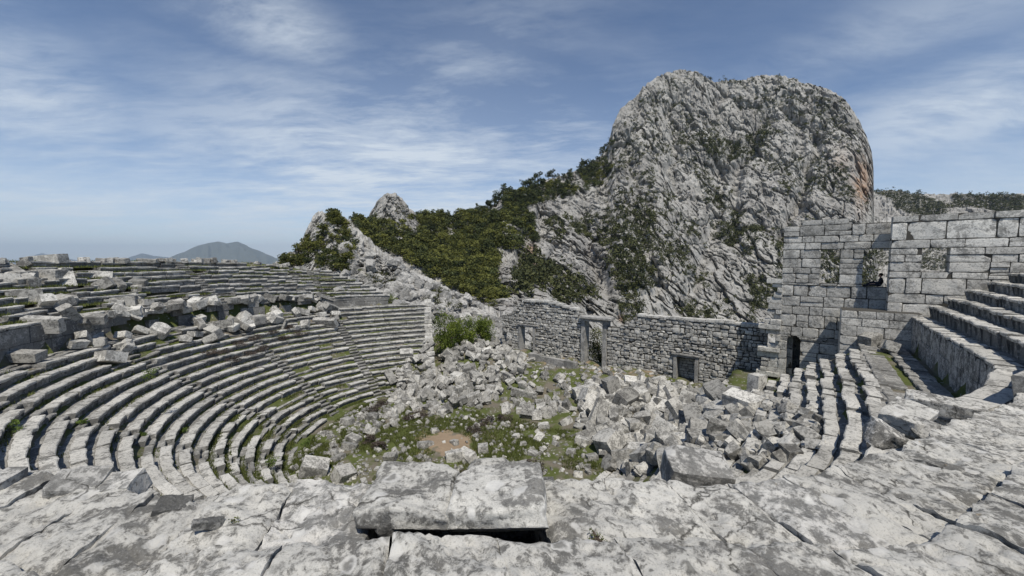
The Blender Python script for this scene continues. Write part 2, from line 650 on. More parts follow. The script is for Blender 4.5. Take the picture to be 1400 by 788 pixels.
def seat_block(mb, rfun, s0, s1, ztop, h, t, r, lipm, footm, riserm, dr=0.0, dz=0.0, tilt=0.0, tint=0.0, front=0.44):
    """one curved seat block between parameters s0, s1: overhanging seat, set-back riser, sunk footway behind"""
    n = max(2, int((s1 - s0) * r / 0.45) + 2)
    s = np.linspace(s0, s1, n)
    # profile: (radial offset, height)
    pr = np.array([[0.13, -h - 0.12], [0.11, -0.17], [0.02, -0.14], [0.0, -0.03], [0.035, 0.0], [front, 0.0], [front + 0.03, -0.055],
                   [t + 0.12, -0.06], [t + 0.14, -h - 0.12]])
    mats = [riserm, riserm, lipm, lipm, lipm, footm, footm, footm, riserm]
    m = len(pr)
    seed = rng.uniform(0, 900, 3)
    V = np.zeros((n, m, 3))
    for j in range(m):
        lat, al = rfun(r + dr + pr[j, 0], s)
        V[:, j, 0] = lat
        V[:, j, 1] = al
        V[:, j, 2] = ztop + dz + pr[j, 1] + tilt * (np.linspace(-1, 1, n)) * 0.5 * (s1 - s0) * r
    P = V.reshape(-1, 3)
    # chipped edges: move the lip points more
    amp = np.tile(np.array([0.0, 0.03, 0.05, 0.05, 0.04, 0.025, 0.025, 0.02, 0.0]), n)[:, None]
    nz = v3(vnoise(P * 2.1 + seed), vnoise(P * 2.1 + seed + 31), vnoise(P * 2.1 + seed + 67))
    P = P + nz * amp + v3(vnoise(P * 6 + seed), vnoise(P * 6 + seed + 31), vnoise(P * 6 + seed + 67)) * amp * 0.5
    xy = C[None, :] + P[:, 0:1] * Lt[None, :] + P[:, 1:2] * N[None, :]
    P = np.concatenate([xy, P[:, 2:3]], 1)
    q, qm = [], []
    for i in range(n - 1):
        for j in range(m):
            j2 = (j + 1) % m
            q.append([i * m + j, i * m + j2, (i + 1) * m + j2, (i + 1) * m + j])
            qm.append(mats[j])
    tris = []
    for base, rev in ((0, True), ((n - 1) * m, False)):
        for j in range(1, m - 1):
            a = [base, base + j, base + j + 1]
            tris.append(a[::-1] if rev else a)
    mb.add(P, q, tris, mat=np.array(qm), tint=tint)
    mb.tm[-1][:] = riserm


def make_row(parent, r, ztop, h, t, s0, s1, rfun, ruin=lambda s: 0.04, jit=1.0, zfun=None, aisle=True, front=0.44, rough_right=False):
    mb = MB()
    s = s0
    slide = 0.0
    while s < s1 - 0.3 / r:
        Lb = rng.uniform(0.9, 2.1) / r
        e = min(s + Lb, s1)
        jj = jit * (2.3 if (rough_right and s > math.radians(40)) else 1)
        cut = None
        if aisle:
            for a in AISLES:
                w = 0.42 / r
                if s < a + w and e > a - w:
                    cut = (a - w, a + w)
        if cut:
            if s >= cut[0] - 0.25 / r:
                # two small steps instead of a seat
                zz = ztop + (float(zfun(s)) if zfun else 0)
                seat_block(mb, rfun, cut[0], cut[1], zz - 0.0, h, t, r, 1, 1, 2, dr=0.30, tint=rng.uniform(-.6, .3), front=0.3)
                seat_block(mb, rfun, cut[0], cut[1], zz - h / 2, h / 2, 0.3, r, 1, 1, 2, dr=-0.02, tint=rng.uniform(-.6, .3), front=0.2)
                s = cut[1] + 0.01 / r
                continue
            e = cut[0] - 0.01 / r
        gone = rng.random() <= ruin((s + e) / 2)
        if gone:
            zz = ztop + (float(zfun((s + e) / 2)) if zfun else 0)
            seat_block(mb, rfun, s, e, zz - h * rng.uniform(.35, .7), h, t, r, 1, 1, 2, dr=rng.normal(.05, .06), tilt=rng.normal(0, .05), tint=float(rng.uniform(-1, .2)), front=.3)
        else:
            slide = slide * 0.6 + rng.normal(0, 0.03) * jj
            zz = ztop + (float(zfun((s + e) / 2)) if zfun else 0)
            seat_block(mb, rfun, s + 0.006 / r, e - 0.006 / r, zz, h, t, r, 0, 1, 2, dr=slide, dz=rng.normal(0, 0.02) * jj,
                       tilt=rng.normal(0, 0.012) * jj, tint=float(np.clip(rng.normal(0, 0.6), -1, 1)), front=front)
        s = e
    return mb.build('seat_row', [M_SEAT, M_FOOT, M_RISER], parent)


lower = empty('seating_bank', W(0, 0, -12.7))
tag(lower, 'lower bank of grey stone seat rows curving round the grassy orchestra floor', 'seating')
lower.location = (0, 0, 0)
for k in range(K_LO, K_HI + 1):
    r = R0 + k * TR
    z = Z0 + k * HR
    fr = (k - K_LO) / (K_HI - K_LO)
    s0 = math.radians(-127.5) + math.radians(rng.uniform(-.5, 1.5)) + (0.16 if k < -10 else 0)
    s1 = PI / 2 + (13.2 if k >= -1 else 9.0 + 0.35 * (k + 14)) / 12.0

    def ruin(s, k=k, fr=fr):
        a = 0.025
        if k >= 0 and DEBRIS[0] < s < DEBRIS[1]:
            a = 0.30
        if k <= -10:
            a = 0.16
        if k <= -12:
            a = 0.33
        if s > math.radians(35) and k <= -2:
            a = max(a, .12 + .05 * (-2 - k))
        return a
    make_row(lower, r, z, HR, TR, s0, s1, curve, ruin, 0.75 if k > -10 else 2.0, rough_right=True)

# paved walkway behind the lower bank
mb = MB()
for ring in range(3):
    s = math.radians(-122)
    while s < PI / 2 + 15.5 / 12:
        rr = 22.05 + 0.55 * ring
        e = s + rng.uniform(0.7, 1.5) / rr
        ex = OFF + (0.75 * ring) * 1.0
        fun = lambda r, q, ex=ex: curve(r, q, ex)
        wd = 0.40 + 0.4 * float(wide(min(s, PI / 2)))
        if rng.random() > 0.12:
            seat_block(mb, fun, s + .01 / rr, e - .01 / rr, -5.5 + rng.normal(0, 0.02), 0.2, wd, rr, 1, 1, 1,
                       tilt=rng.normal(0, .01), tint=float(rng.uniform(-1, .6)), front=0.3)
        s = e
walk = mb.build('walkway', [M_SEAT, M_FOOT, M_RISER])
tag(walk, kind='structure')

# ------------------------------------------------------------------ upper banks
UT, UH = 0.68, 0.43


def ucurve(r, s):
    return curve(r, s, 3.9)


def left_drop(s):
    return -0.75 * sstep(math.radians(-70), math.radians(-112), s)


upl = empty('seating_bank')
tag(upl, 'upper left bank of weathered stone seat rows rising to the skyline rim', 'seating')
for k in range(0, 9):
    r = 22.95 + (0 if k == 0 else 1.0 + (k - 1) * UT)
    z = -3.5 + k * UH
    s0 = math.radians(-115.5 + 13 * k / 8)
    s1 = math.radians(0)

    def zf(s, k=k):
        return left_drop(s) - 0.07 * k * sstep(math.radians(-84), math.radians(-102), s)

    def ruin(s, k=k):
        if s > math.radians(-58):
            return 0.36 if k > 0 else 0.1
        return (0.26 if (k <= 2 and DEBRIS[0] < s < DEBRIS[1]) else 0.08) + (0.25 if k == 8 else 0)
    make_row(upl, r, z, UH, UT if k else 1.0, s0, s1, ucurve, ruin, 1.6, zf, front=0.42 if k else 0.6)

RT, RH = 0.79, 0.53
upr = empty('seating_bank')
tag(upr, 'upper bank of tall stone seat rows climbing to the wall beside the tower', 'seating')
for k in range(0, 10):
    r = 22.95 + (0 if k == 0 else 0.85 + (k - 1) * RT)
    z = -3.55 + (0 if k == 0 else 0.72 + (k - 1) * RH)
    s0 = math.radians(80 if k else 77)
    make_row(upr, r, z, RH if k != 1 else 0.72, RT if k else 0.95, s0, PI / 2 + 16.6 / 12, ucurve, lambda s: 0.0, 1.0, aisle=False,
             front=0.5 if k else 0.7)


# ------------------------------------------------------------------ masonry
def wall_blocks(mb, o, uax, nrm, segs, thick, rough=0.02, n=3, gap=0.012, rd=0.10, chop=1, proud=0.02, mat=0, core=True, dp=(0.8, 0.98)):
    """o: origin; uax: unit vector along the wall; nrm: outward unit normal (towards viewer). segs: list of (u0,u1,z0,z1) blocks"""
    R = np.stack([uax, -nrm, np.array([0, 0, 1.0])], 1)
    for (u0, u1, z0, z1) in segs:
        w, h = u1 - u0 - gap, z1 - z0 - gap
        if w < 0.05 or h < 0.04:
            continue
        p, f = rock((w, thick, h), n, rd, chop, rough, depth=dp)
        pr = float(np.clip(rng.normal(0, proud), -0.03, 0.08))
        c = o + uax * (u0 + u1) / 2 - nrm * (thick / 2 - pr) + np.array([0, 0, (z0 + z1) / 2])
        mb.add(p @ R.T + c, f, mat=mat, tint=float(np.clip(rng.normal(0, 0.55), -1, 1)))


def courses(z0, z1, lo, hi, marks=()):
    """split z0..z1 into courses; boundaries always at the marks"""
    ms = sorted({z0, z1, *[m for m in marks if z0 + 0.05 < m < z1 - 0.05]})
    out = []
    for a, b in zip(ms[:-1], ms[1:]):
        k = max(1, int(round((b - a) / rng.uniform(lo, hi))))
        c = np.linspace(a, b, k + 1)
        c[1:-1] += rng.uniform(-0.24, 0.24, k - 1) * (b - a) / k
        out += list(c[:-1])
    return out + [z1]


def fill(u0, u1, cs, wlo, whi, holes=(), top=None, bot=None, split=0.0):
    """blocks for a wall: cs course boundaries, holes (u0,u1,z0,z1), top(u) ragged upper limit"""
    segs, cores = [], []
    for a, b in zip(cs[:-1], cs[1:]):
        iv = [(u0, u1)]
        mid = (a + b) / 2
        for h in holes:
            hu0, hu1 = (h[0], h[1]) if len(h) == 4 else h[4](mid)
            if h[2] < mid < h[3] and hu1 > hu0:
                nx = []
                for (p, q) in iv:
                    if hu1 <= p or hu0 >= q:
                        nx.append((p, q))
                    else:
                        if hu0 > p:
                            nx.append((p, hu0))
                        if hu1 < q:
                            nx.append((hu1, q))
                iv = nx
        for (p, q) in iv:
            u = p
            run = None
            while u < q - 1e-6:
                w = rng.uniform(wlo, whi)
                e = u + w
                if q - e < wlo * 0.6:
                    e = q
                ok = top is None or mid < top((u + e) / 2)
                if bot is not None and mid < bot((u + e) / 2):
                    ok = False
                if ok:
                    if split and rng.random() < split and (b - a) > 0.2:
                        k = a + (b - a) * rng.uniform(.4, .6)
                        segs += [(u, e, a, k), (u, e, k, b)]
                    else:
                        segs.append((u, e, a, b))
                    run = (run[0], e) if run else (u, e)
                elif run:
                    cores.append((run[0], run[1], a, b))
                    run = None
                u = e
            if run:
                cores.append((run[0], run[1], a, b))
    return segs, cores


def core_blocks(mb, o, uax, nrm, cores, thick, inset, mat):
    R = np.stack([uax, -nrm, np.array([0, 0, 1.0])], 1)
    v, f = cube_grid(1)
    for (u0, u1, z0, z1) in cores:
        w = u1 - u0 - inset
        if w < 0.05:
            continue
        p = v * np.array([w / 2, thick / 2 - inset, (z1 - z0) / 2 + 0.001 * (len(mb.v) % 7)])
        c = o + uax * (u0 + u1) / 2 - nrm * thick / 2 + np.array([0, 0, (z0 + z1) / 2])
        mb.add(p @ R.T + c, f, mat=mat)


U3 = np.array([Lt[0], Lt[1], 0.0])
N3 = np.array([-N[0], -N[1], 0.0])      # faces the auditorium


def lz(x, y, al):
    p = on_plane(x, y, W(0, al), N3)
    return LA(p[0], p[1])[0], p[2]


def pbox(mb, o, u0, u1, z0, z1, d0, d1, n=4, rd=0.08, chop=1, rough=0.015, mat=0, tint=None):
    """one dressed stone standing d0..d1 in front of the plane through o"""
    p, f = rock((u1 - u0, d1 - d0, z1 - z0), n, rd, chop, rough, depth=(0.9, 0.99))
    R = np.stack([U3, -N3, np.array([0, 0, 1.0])], 1)
    c = o + U3 * (u0 + u1) / 2 + N3 * (d0 + d1) / 2 + np.array([0, 0, (z0 + z1) / 2])
    mb.add(p @ R.T + c, f, mat=mat, tint=float(rng.uniform(-.5, .5)) if tint is None else tint)


# ---- stage wall
AF = 20.0
OF = W(0, AF)
fw = empty('stage_wall', (0, 0, 0))
tag(fw, 'long ruined stage wall of small rough stones with three framed doorways', 'wall')


def fx(x, y):
    return lz(x, y, AF)


zb = -11.7
uL, uR = fx(686, 450)[0], fx(1049, 470)[0]
dl = (fx(712, 450)[0], fx(729, 450)[0], zb, fx(720, 447)[1])
dc = (fx(800, 470)[0], fx(824, 470)[0], zb, fx(810, 440)[1])
dr = (fx(925, 500)[0], fx(950, 500)[0], zb, fx(938, 489)[1])
dw = (fx(1008, 520)[0], fx(1024, 520)[0], zb, fx(1016, 520)[1])
al_ = (fx(688, 450)[0], fx(699, 450)[0], zb, fx(690, 452)[1])
tops = [(686, 431), (700, 430), (701, 421), (708, 417), (715, 412), (748, 413), (775, 421), (788, 424), (795, 430), (796, 436), (826, 440), (834, 449),
        (850, 447), (862, 440), (872, 432), (890, 434), (930, 437), (960, 440), (990, 441), (1020, 445), (1049, 447)]
tu = np.array([fx(a, b)[0] for a, b in tops])
tz = np.array([fx(a, b)[1] for a, b in tops])


def ftop(u):
    return float(np.interp(u, tu, tz)) + 0.02


def arch_iv(z):
    c, hw = (al_[0] + al_[1]) / 2, (al_[1] - al_[0]) / 2
    k = (al_[3] - z) / 0.55
    return (c - hw * min(1, math.sqrt(max(0, k))), c + hw * min(1, math.sqrt(max(0, k))))


holes = [(d[0] - 0.32, d[1] + 0.32, d[2], d[3] + 0.34) for d in (dl, dr)] + [(dc[0] - 0.50, dc[1] + 0.50, dc[2], dc[3] + 0.60),
         (dw[0] - 0.2, dw[1] + 0.2, dw[2], dw[3] + 0.25), (0, 0, zb, al_[3], arch_iv)]
band = fx(940, 470)[1]
cs = courses(zb, -4.6, 0.26, 0.36, [h[3] for h in holes[:4]] + [band, band + 0.34])
sg, co = fill(uL, uR, cs, 0.26, 0.78, holes, ftop, split=0.12)
mb = MB()
for s_ in sg:
    big = abs((s_[2] + s_[3]) / 2 - (band + 0.17)) < 0.16 and s_[0] > dc[1]
    dz0, dz1 = rng.normal(0, 0.03, 2)
    wall_blocks(mb, OF, U3, N3, [(s_[0], s_[1], s_[2] + dz0, s_[3] + dz1)], 0.85, 0.10, 3, 0.035, 0.30, 3, 0.06, dp=(0.70, 0.95))
core_blocks(mb, OF, U3, N3, co, 0.85, 0.09, 1)
mb.build('masonry', [M_FACADE, M_CORE], fw)
mb = MB()
for u0, u1, z0, z1 in [(u, u + 0.9, 0, 0) for u in np.arange(fx(716, 412)[0], fx(786, 420)[0], 0.95)]:
    t = ftop((u0 + u1) / 2)
    pbox(mb, OF, u0, u1 - 0.02, t - 0.1, t + 0.18, -0.9, 0.1, 3, 0.2, 1, 0.04)
for u0 in np.arange(fx(872, 432)[0], uR - 0.8, 0.8):
    t = ftop(u0 + .4)
    if rng.random() < 0.75:
        pbox(mb, OF, u0, u0 + 0.78, t - 0.08, t + rng.uniform(.12, .22), -0.9, 0.06, 3, 0.2, 1, 0.05)
mb.build('coping', [M_FACADE], fw)
for nm, d, jw, lh, ft in (('doorway', dl, 0.30, 0.32, 0.10), ('doorway', dr, 0.30, 0.32, 0.10), ('doorway', dc, 0.48, 0.58, 0.16)):
    dp_ = empty(nm, (0, 0, 0))
    dp_.parent = fw
    for a, b in ((d[0] - jw, d[0]), (d[1], d[1] + jw)):
        mb = MB()
        pbox(mb, OF, a, b, d[2], d[3], -0.95, ft, 5, 0.06, 0, 0.012)
        mb.build('jamb', M_JAMB, dp_)
    mb = MB()
    pbox(mb, OF, d[0] - jw - 0.03, d[1] + jw + 0.03, d[3] + 0.004, d[3] + lh * 0.62, -0.95, ft + 0.01, 5, 0.06, 0, 0.012)
    pbox(mb, OF, d[0] - jw - 0.12, d[1] + jw + (0.12 if d is not dc else 0.55), d[3] + lh * 0.62 + 0.004, d[3] + lh, -0.95, ft + (0.12 if d is not dc else 0.38), 5, 0.08, 1, 0.02)
    mb.build('lintel', M_JAMB, dp_)
mb = MB()
pbox(mb, OF, dw[0] - 0.25, dw[1] + 0.35, dw[3] + 0.003, dw[3] + 0.24, -0.95, 0.08, 4, 0.08, 0, 0.015)
pbox(mb, OF, dw[0] - 0.2, dw[0], dw[2], dw[3], -0.95, 0.05, 4, 0.08, 0, 0.015)
pbox(mb, OF, dw[1], dw[1] + 0.2, dw[2], dw[3], -0.95, 0.05, 4, 0.08, 0, 0.015)
mb.build('window_frame', M_JAMB, fw)

# rough masonry seen through the right-hand doorway: the passage wall behind
mb = MB()
ob = W(0, AF + 1.05)
sg, co = fill(dr[0] - .8, dr[1] + 1.4, courses(-11.7, dr[3] + .2, 0.26, 0.34), 0.3, 0.7, ())
wall_blocks(mb, ob, U3, N3, sg, 0.6, 0.06, 2, 0.03, 0.2, 2, 0.04)
core_blocks(mb, ob, U3, N3, co, 0.6, 0.09, 1)
tag(mb.build('passage_wall', [M_FACADE, M_CORE]), 'low rough wall seen through the doorway right of the big doorway', 'wall')

# low bench wall in front of the left part of the stage wall
mb = MB()
p0, p1 = on_z(722, 484, -10.75), on_z(787, 497, -10.75)
dv = (p1 - p0)
Lw = np.linalg.norm(dv)
ux = dv / Lw
nr = np.array([ux[1], -ux[0], 0])
u = 0
while u < Lw:
    e = min(u + rng.uniform(1.3, 2.2), Lw)
    wall_blocks(mb, p0 * np.array([1, 1, 0]), ux, nr, [(u, e, -11.9, -10.72 + rng.normal(0, .03))], 0.55, 0.02, 4, 0.015, 0.1, 1, 0.01)
    u = e
tag(mb.build('podium_wall', [M_JAMB]), 'low straight wall of long dressed blocks before the left stage doorway', 'wall')

# ---- tower
tw = empty('tower', (0, 0, 0))
tag(tw, 'tall roofless ashlar tower with square window openings at the right of the stage', 'tower')
A1, A2, A3 = 18.2, 16.9, 15.6
O1, O2, O3 = W(0, A1), W(0, A2), W(0, A3)


def hole_px(x0, x1, y0, y1, al):
    xm, ym = (x0 + x1) / 2, (y0 + y1) / 2
    return (lz(x0, ym, al)[0], lz(x1, ym, al)[0], lz(xm, y1, al)[1], lz(xm, y0, al)[1])


w1 = hole_px(1122, 1148, 341, 388, A1)
w2 = hole_px(1180, 1216, 341, 393, A1)
w3 = hole_px(1261, 1298, 339, 372, A2)
zt1 = lz(1110, 301, A1)[1]
zt2 = lz(1300, 292, A2)[1]
uA, uB = lz(1068, 400, A1)[0], lz(1214, 400, A2)[0]
ua = hole_px(1075, 1093, 459, 520, A1)


def arch1(z):
    c, hw = (ua[0] + ua[1]) / 2, (ua[1] - ua[0]) / 2
    k = max(0.0, min(1.0, (ua[3] - z) / hw))
    x = math.sqrt(max(0, 1 - (1 - k) ** 2))
    return (c - hw * x, c + hw * x)


cap = 0.42
marks1 = [ua[3] - .1, ua[3] - .28, w1[2], w1[3], w2[2], w1[3] + 0.52, zt1 - cap, ua[3], ua[3] - 0.4, ua[3] - 0.2]
cs1 = courses(-10.4, zt1, 0.55, 0.78, marks1)
steps = sorted([(lz(x, y, A1)[0], lz(x, y, A1)[1]) for x, y in ((1060, 316), (1068, 317), (1072, 317), (1099, 316), (1101, 303), (1300, 303))])


def t1(u):
    return float(np.interp(u, [a for a, b in steps], [b for a, b in steps])) + 0.02


sg, co = fill(uA, uB + 0.6, cs1, 0.7, 1.6, [w1, w2, (0, 0, -12, ua[3], arch1)], t1, split=0.10)
mb = MB()
for s_ in sg:
    wall_blocks(mb, O1, U3, N3, [s_], 0.95, 0.05, 5, 0.03, 0.14, 2, 0.035, dp=(0.82, 0.98))
core_blocks(mb, O1, U3, N3, co, 0.95, 0.06, 1)
mb.build('window_wall', [M_WALL, M_CORE], tw)
# shaded passage walls behind the arched door
mb = MB()
for uu in (ua[0] - 0.55, ua[1] + 0.05):
    pbox(mb, O1, uu, uu + 0.5, -10.4, ua[3] + .5, -3.2, -1.0, 4, 0.05, 0, 0.01)
pbox(mb, O1, ua[0] - 0.5, ua[1] + 0.5, -10.4, ua[3] + .5, -3.9, -3.25, 4, 0.05, 0, 0.01)
pbox(mb, O1, ua[0] - 0.5, ua[1] + 0.5, ua[3] + 0.52, ua[3] + 1.0, -3.9, -1.0, 4, 0.05, 0, 0.01)
mb.build('arched_passage', [M_WALL], tw)
# right part, one step nearer
uC = lz(1480, 400, A2)[0]
cs2 = courses(-6.2, zt2, 0.52, 0.85, [w3[2], w3[3], w3[2] - 0.42, w3[3] + 0.55, zt2 - cap])
sg, co = fill(uB, uC, cs2, 0.7, 2.2, [w3], None, split=0.08)
mb = MB()
for s_ in sg:
    wall_blocks(mb, O2, U3, N3, [s_], 0.95, 0.045, 5, 0.03, 0.13, 2, 0.035, dp=(0.84, 0.98))
core_blocks(mb, O2, U3, N3, co, 0.95, 0.06, 1)
mb.build('terrace_wall', [M_WALL, M_CORE], tw)
# lower projecting wall where the lower bank ends
uD, uE = lz(1149, 450, A3)[0], lz(1262, 440, A3)[0]
zt3 = lz(1200, 427, A3)[1]
sg, co = fill(uD, uE, courses(-9.6, zt3, 0.5, 0.75), 0.8, 1.7, (), None)
mb = MB()
for s_ in sg:
    wall_blocks(mb, O3, U3, N3, [s_], 2.2, 0.03, 4, 0.02, 0.09, 1, 0.02, dp=(0.88, 0.99))
core_blocks(mb, O3, U3, N3, co, 2.2, 0.06, 1)
mb.build('buttress_wall', [M_WALL, M_CORE], tw)
# side walls going back
mb = MB()
nl = -U3
sg, co = fill(0, 6.5, cs1, 0.8, 1.7, (), lambda u: zt1 - 0.4 - 0.9 * u)
wall_blocks(mb, W(lz(1068, 400, A1)[0] + 0.02, A1 + 1.0), np.array([N[0], N[1], 0]), nl, sg, 0.9, 0.04, 3, 0.02, 0.1, 1, 0.03)
core_blocks(mb, W(lz(1068, 400, A1)[0] + 0.02, A1 + 1.0), np.array([N[0], N[1], 0]), nl, co, 0.9, 0.07, 1)
mb.build('side_wall', [M_WALL, M_CORE], tw)
# broken bonding stones at the tower's left edge
mb = MB()
zz = -9.4
while zz < lz(1060, 385, A1)[1]:
    h = rng.uniform(.28, .5)
    ext = 0.9 + 0.5 * math.sin(zz * 3.1) + rng.uniform(-.3, .3)
    if zz > -5.2:
        ext *= 0.7
    ext = max(.25, ext)
    pbox(mb, O1, uA - ext, uA + 0.1, zz, zz + h - 0.02, -0.9, rng.uniform(-.15, .25), 3, 0.15, 2, 0.05)
    if rng.random() < .6:
        pbox(mb, O1, uA - ext - rng.uniform(.3, .6), uA - ext - .02, zz, zz + h * .8, -0.8, rng.uniform(-.15, .2), 3, 0.2, 2, 0.06)
    zz += h
mb.build('bonding_stones', [M_FACADE], tw)

# ---- podium (retaining) walls
mb = MB()


def podium(mb, s0, s1, zb_, zt_, sink=0.0, ex=3.9, ragged=0.0):
    r = 23.0
    s = s0
    cz = [0, .55, 1.0] if sink == 0 else [0, .5, 1.0]
    for a, b in zip(cz[:-1], cz[1:]):
        s = s0
        while s < s1:
            e = min(s + rng.uniform(0.8, 1.6) / r, s1)
            if rng.random() > (ragged(s) if callable(ragged) else ragged):
                l0, a0 = curve(r, s, ex)
                l1, a1 = curve(r, e, ex)
                p, q = W(float(l0), float(a0)), W(float(l1), float(a1))
                d = q - p
                L = np.linalg.norm(d)
                ux = d / L
                nr_ = np.array([-ux[1], ux[0], 0])
                zt = zt_(s)
                z0, z1 = zb_ + (zt - zb_) * a, zb_ + (zt - zb_) * b
                wall_blocks(mb, p, ux, nr_, [(0, L, z0, z1)], 0.7, 0.02, 4, 0.012, 0.07, 1, 0.012, dp=(0.9, 0.99))
            s = e


podium(mb, math.radians(76), PI / 2 + 16.3 / 12, -5.75, lambda s: -3.72)
tag(mb.build('retaining_wall', [M_GREYBLK]), 'curved retaining wall of big grey slabs below the upper rows near the tower', 'wall')
mb = MB()
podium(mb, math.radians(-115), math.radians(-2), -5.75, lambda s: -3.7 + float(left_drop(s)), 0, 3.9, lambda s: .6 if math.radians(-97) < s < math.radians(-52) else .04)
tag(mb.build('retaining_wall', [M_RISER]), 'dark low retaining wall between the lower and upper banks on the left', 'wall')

# ---- end wall of the lower bank beside the leafy bushes
mb = MB()
for k in range(K_LO + 1, K_HI + 2):
    r = R0 + k * TR
    lat, al = curve(r, math.radians(-128.3))
    p = W(float(lat), float(al))
    lat2, al2 = curve(r + TR, math.radians(-128.3))
    q = W(float(lat2), float(al2))
    d = (q - p)
    L = np.linalg.norm(d)
    ux = d / L
    zt = Z0 + k * HR + rng.uniform(.0, .25)
    zl = -12.6
    zs_ = np.arange(zt, zl, -0.55)
    for z in zs_[:5]:
        wall_blocks(mb, p, ux, np.array([ux[1], -ux[0], 0]), [(rng.uniform(-.2, .1), L + rng.uniform(-.3, .35), z - 0.55 + rng.uniform(-.05, .1), z)], 0.9, 0.06, 3, 0.03, 0.16, 3, 0.16, dp=(0.7, 0.97))
    if len(zs_) > 5:
        wall_blocks(mb, p, ux, np.array([ux[1], -ux[0], 0]), [(0, L, zl, zs_[5] + .5)], 0.8, 0.03, 3, 0.02, 0.1, 1, 0.0)
tag(mb.build('end_wall', [M_WALL]), 'stepped end wall of squared blocks where the lower bank meets the bushes', 'wall')

# ------------------------------------------------------------------ slab terrace under the camera
EDGE = [(-330, 600, -1.8), (-160, 625, -1.8), (0, 641, -1.8), (40, 652, -1.8), (150, 668, -1.8), (230, 690, -1.8), (300, 684, -1.8), (380, 664, -1.8), (440, 660, -1.8), (520, 668, -1.8),
        (640, 658, -1.8), (740, 655, -1.8), (860, 655, -1.8), (960, 662, -1.8), (1040, 664, -1.8), (1110, 655, -1.85), (1180, 628, -1.95), (1240, 604, -2.1),
        (1300, 580, -2.4), (1345, 562, -2.8), (1392, 535, -3.3), (1470, 505, -3.55)]
E3 = np.array([on_z(*e) for e in EDGE])
# polar about C
ephi, erad, ez = [], [], []
for p in E3:
    la, al = LA(p[0], p[1])
    ephi.append(math.atan2(la, -al))
    erad.append(math.hypot(la, al))
    ez.append(p[2])
o_ = np.argsort(ephi)
ephi, erad, ez = np.array(ephi)[o_], np.array(erad)[o_], np.array(ez)[o_]
PH0, PH1 = ephi[0], ephi[-1]


def slab(mb, ph0, ph1, r0, r1, dz=0.0, lift=lambda ph, q: 0, thick=0.55, tilt=(0, 0), mat=0, res=0.022, amp=1.0, edge=0.022, tint=0.0):
    """one big weathered slab of the terrace; r0, r1 measured from the terrace edge"""
    rm = 26.5
    nu = int(max(10, min(110, (ph1 - ph0) * rm / res)))
    nv = int(max(8, min(50, (r1 - r0) / res)))
    u = np.linspace(0, 1, nu)
    v = np.linspace(0, 1, nv)
    uu, vv = np.meshgrid(u, v)
    ph = ph0 + (ph1 - ph0) * uu
    er = np.interp(ph, ephi, erad)
    zz = np.interp(ph, ephi, ez)
    rr = er + r0 + (r1 - r0) * vv
    wl = (ph1 - ph0) * rm
    # uneven outline
    sd = rng.uniform(0, 300)
    ph = ph + (0.022 * vnoise(v3(rr * 2.5, np.round(ph0 * 300) * .37, 0)) + 0.010 * vnoise(v3(rr * 9, np.round(ph0 * 300) * .37, 4))) / rm * np.clip(3 - 4 * uu, 0, 1)
    rr = rr + 0.030 * vnoise(v3(ph * rm * 1.7, round(r0 * 2) * 3.7, 0)) + 0.014 * vnoise(v3(ph * rm * 6, round(r0 * 2) * 3.7, 5))
    lat, al = rr * np.sin(ph), -rr * np.cos(ph)
    z = zz + dz + lift(ph, rr - er) + tilt[0] * (uu - .5) + tilt[1] * (vv - .5)
        # weathered relief: worn edges, pits, flaking layers
    du = np.minimum(uu, 1 - uu) * wl
    dv = np.minimum(vv, 1 - vv) * (r1 - r0)
    dd = np.minimum(du, dv)
    big = fbm(v3(lat * 1.1, al * 1.1, 3.3), 3, 70) * 0.040
    med = ridged(v3(lat * 4 + al * 2.2, al * 6 - lat * 1.0, 1.1), 4, 5) * 0.011
    fin = fbm(v3(lat * 15, al * 21, 2.1), 4, 7) * 0.008 - 0.022 * sstep(.35, .75, fbm(v3(lat * 6.5, al * 6.5, 9.1), 3, 27)) - 0.016 * np.exp(-(fbm(v3(lat * 1.6 + al, al * 2.4, 4.4), 3, 37) / .022) ** 2)
    fl = np.floor((fbm(v3(lat * 2.3, al * 3.1, 5.5), 4, 9) + 1) * 5) / 5 * 0.030
    wear = -edge * np.exp(-dd / (0.016 + 0.014 * (vnoise(v3(lat * 4, al * 4, sd)) + 1))) * np.maximum(0, 0.7 + 1.6 * vnoise(v3(lat * 5, al * 5, sd + 3)))
    z = z + amp * (big + med + fin + fl) + wear
    # vertical sides
    top = v3(*(C[0] + lat * Lt[0] + al * N[0], C[1] + lat * Lt[1] + al * N[1], z)).reshape(-1, 3)
    rim = np.concatenate([np.arange(nu), nu * np.arange(1, nv) + nu - 1, nu * (nv - 1) + np.arange(nu - 2, -1, -1), nu * np.arange(nv - 2, 0, -1)])
    rings = [top]
    q = [grid_faces(nu, nv)]
    n0 = len(top)
    rings.append(top[rim].copy())
    prev = n0 + np.arange(len(rim))
    n0 += len(rim)
    ctr = top.mean(0)
    for kk, dep in enumerate((0.05, 0.2, thick)):
        b = top[rim].copy()
        b[:, 2] -= dep
        inn = (ctr - b)
        inn[:, 2] = 0
        inn /= np.linalg.norm(inn, axis=1, keepdims=True)
        sN = v3(b[:, 0] * 6, b[:, 1] * 6, b[:, 2] * 6)
        b += inn * ((0.0, 0.015, 0.07)[kk] + 0.012 * fbm(sN, 2, 4)[:, None])
        rings.append(b)
        cur = n0 + np.arange(len(rim))
        n0 += len(rim)
        a2, c2 = np.roll(prev, -1), np.roll(cur, -1)
        q.append(np.stack([prev, cur, c2, a2], 1))
        prev = cur
    mb.add(np.concatenate(rings), np.concatenate(q), mat=mat, tint=tint)


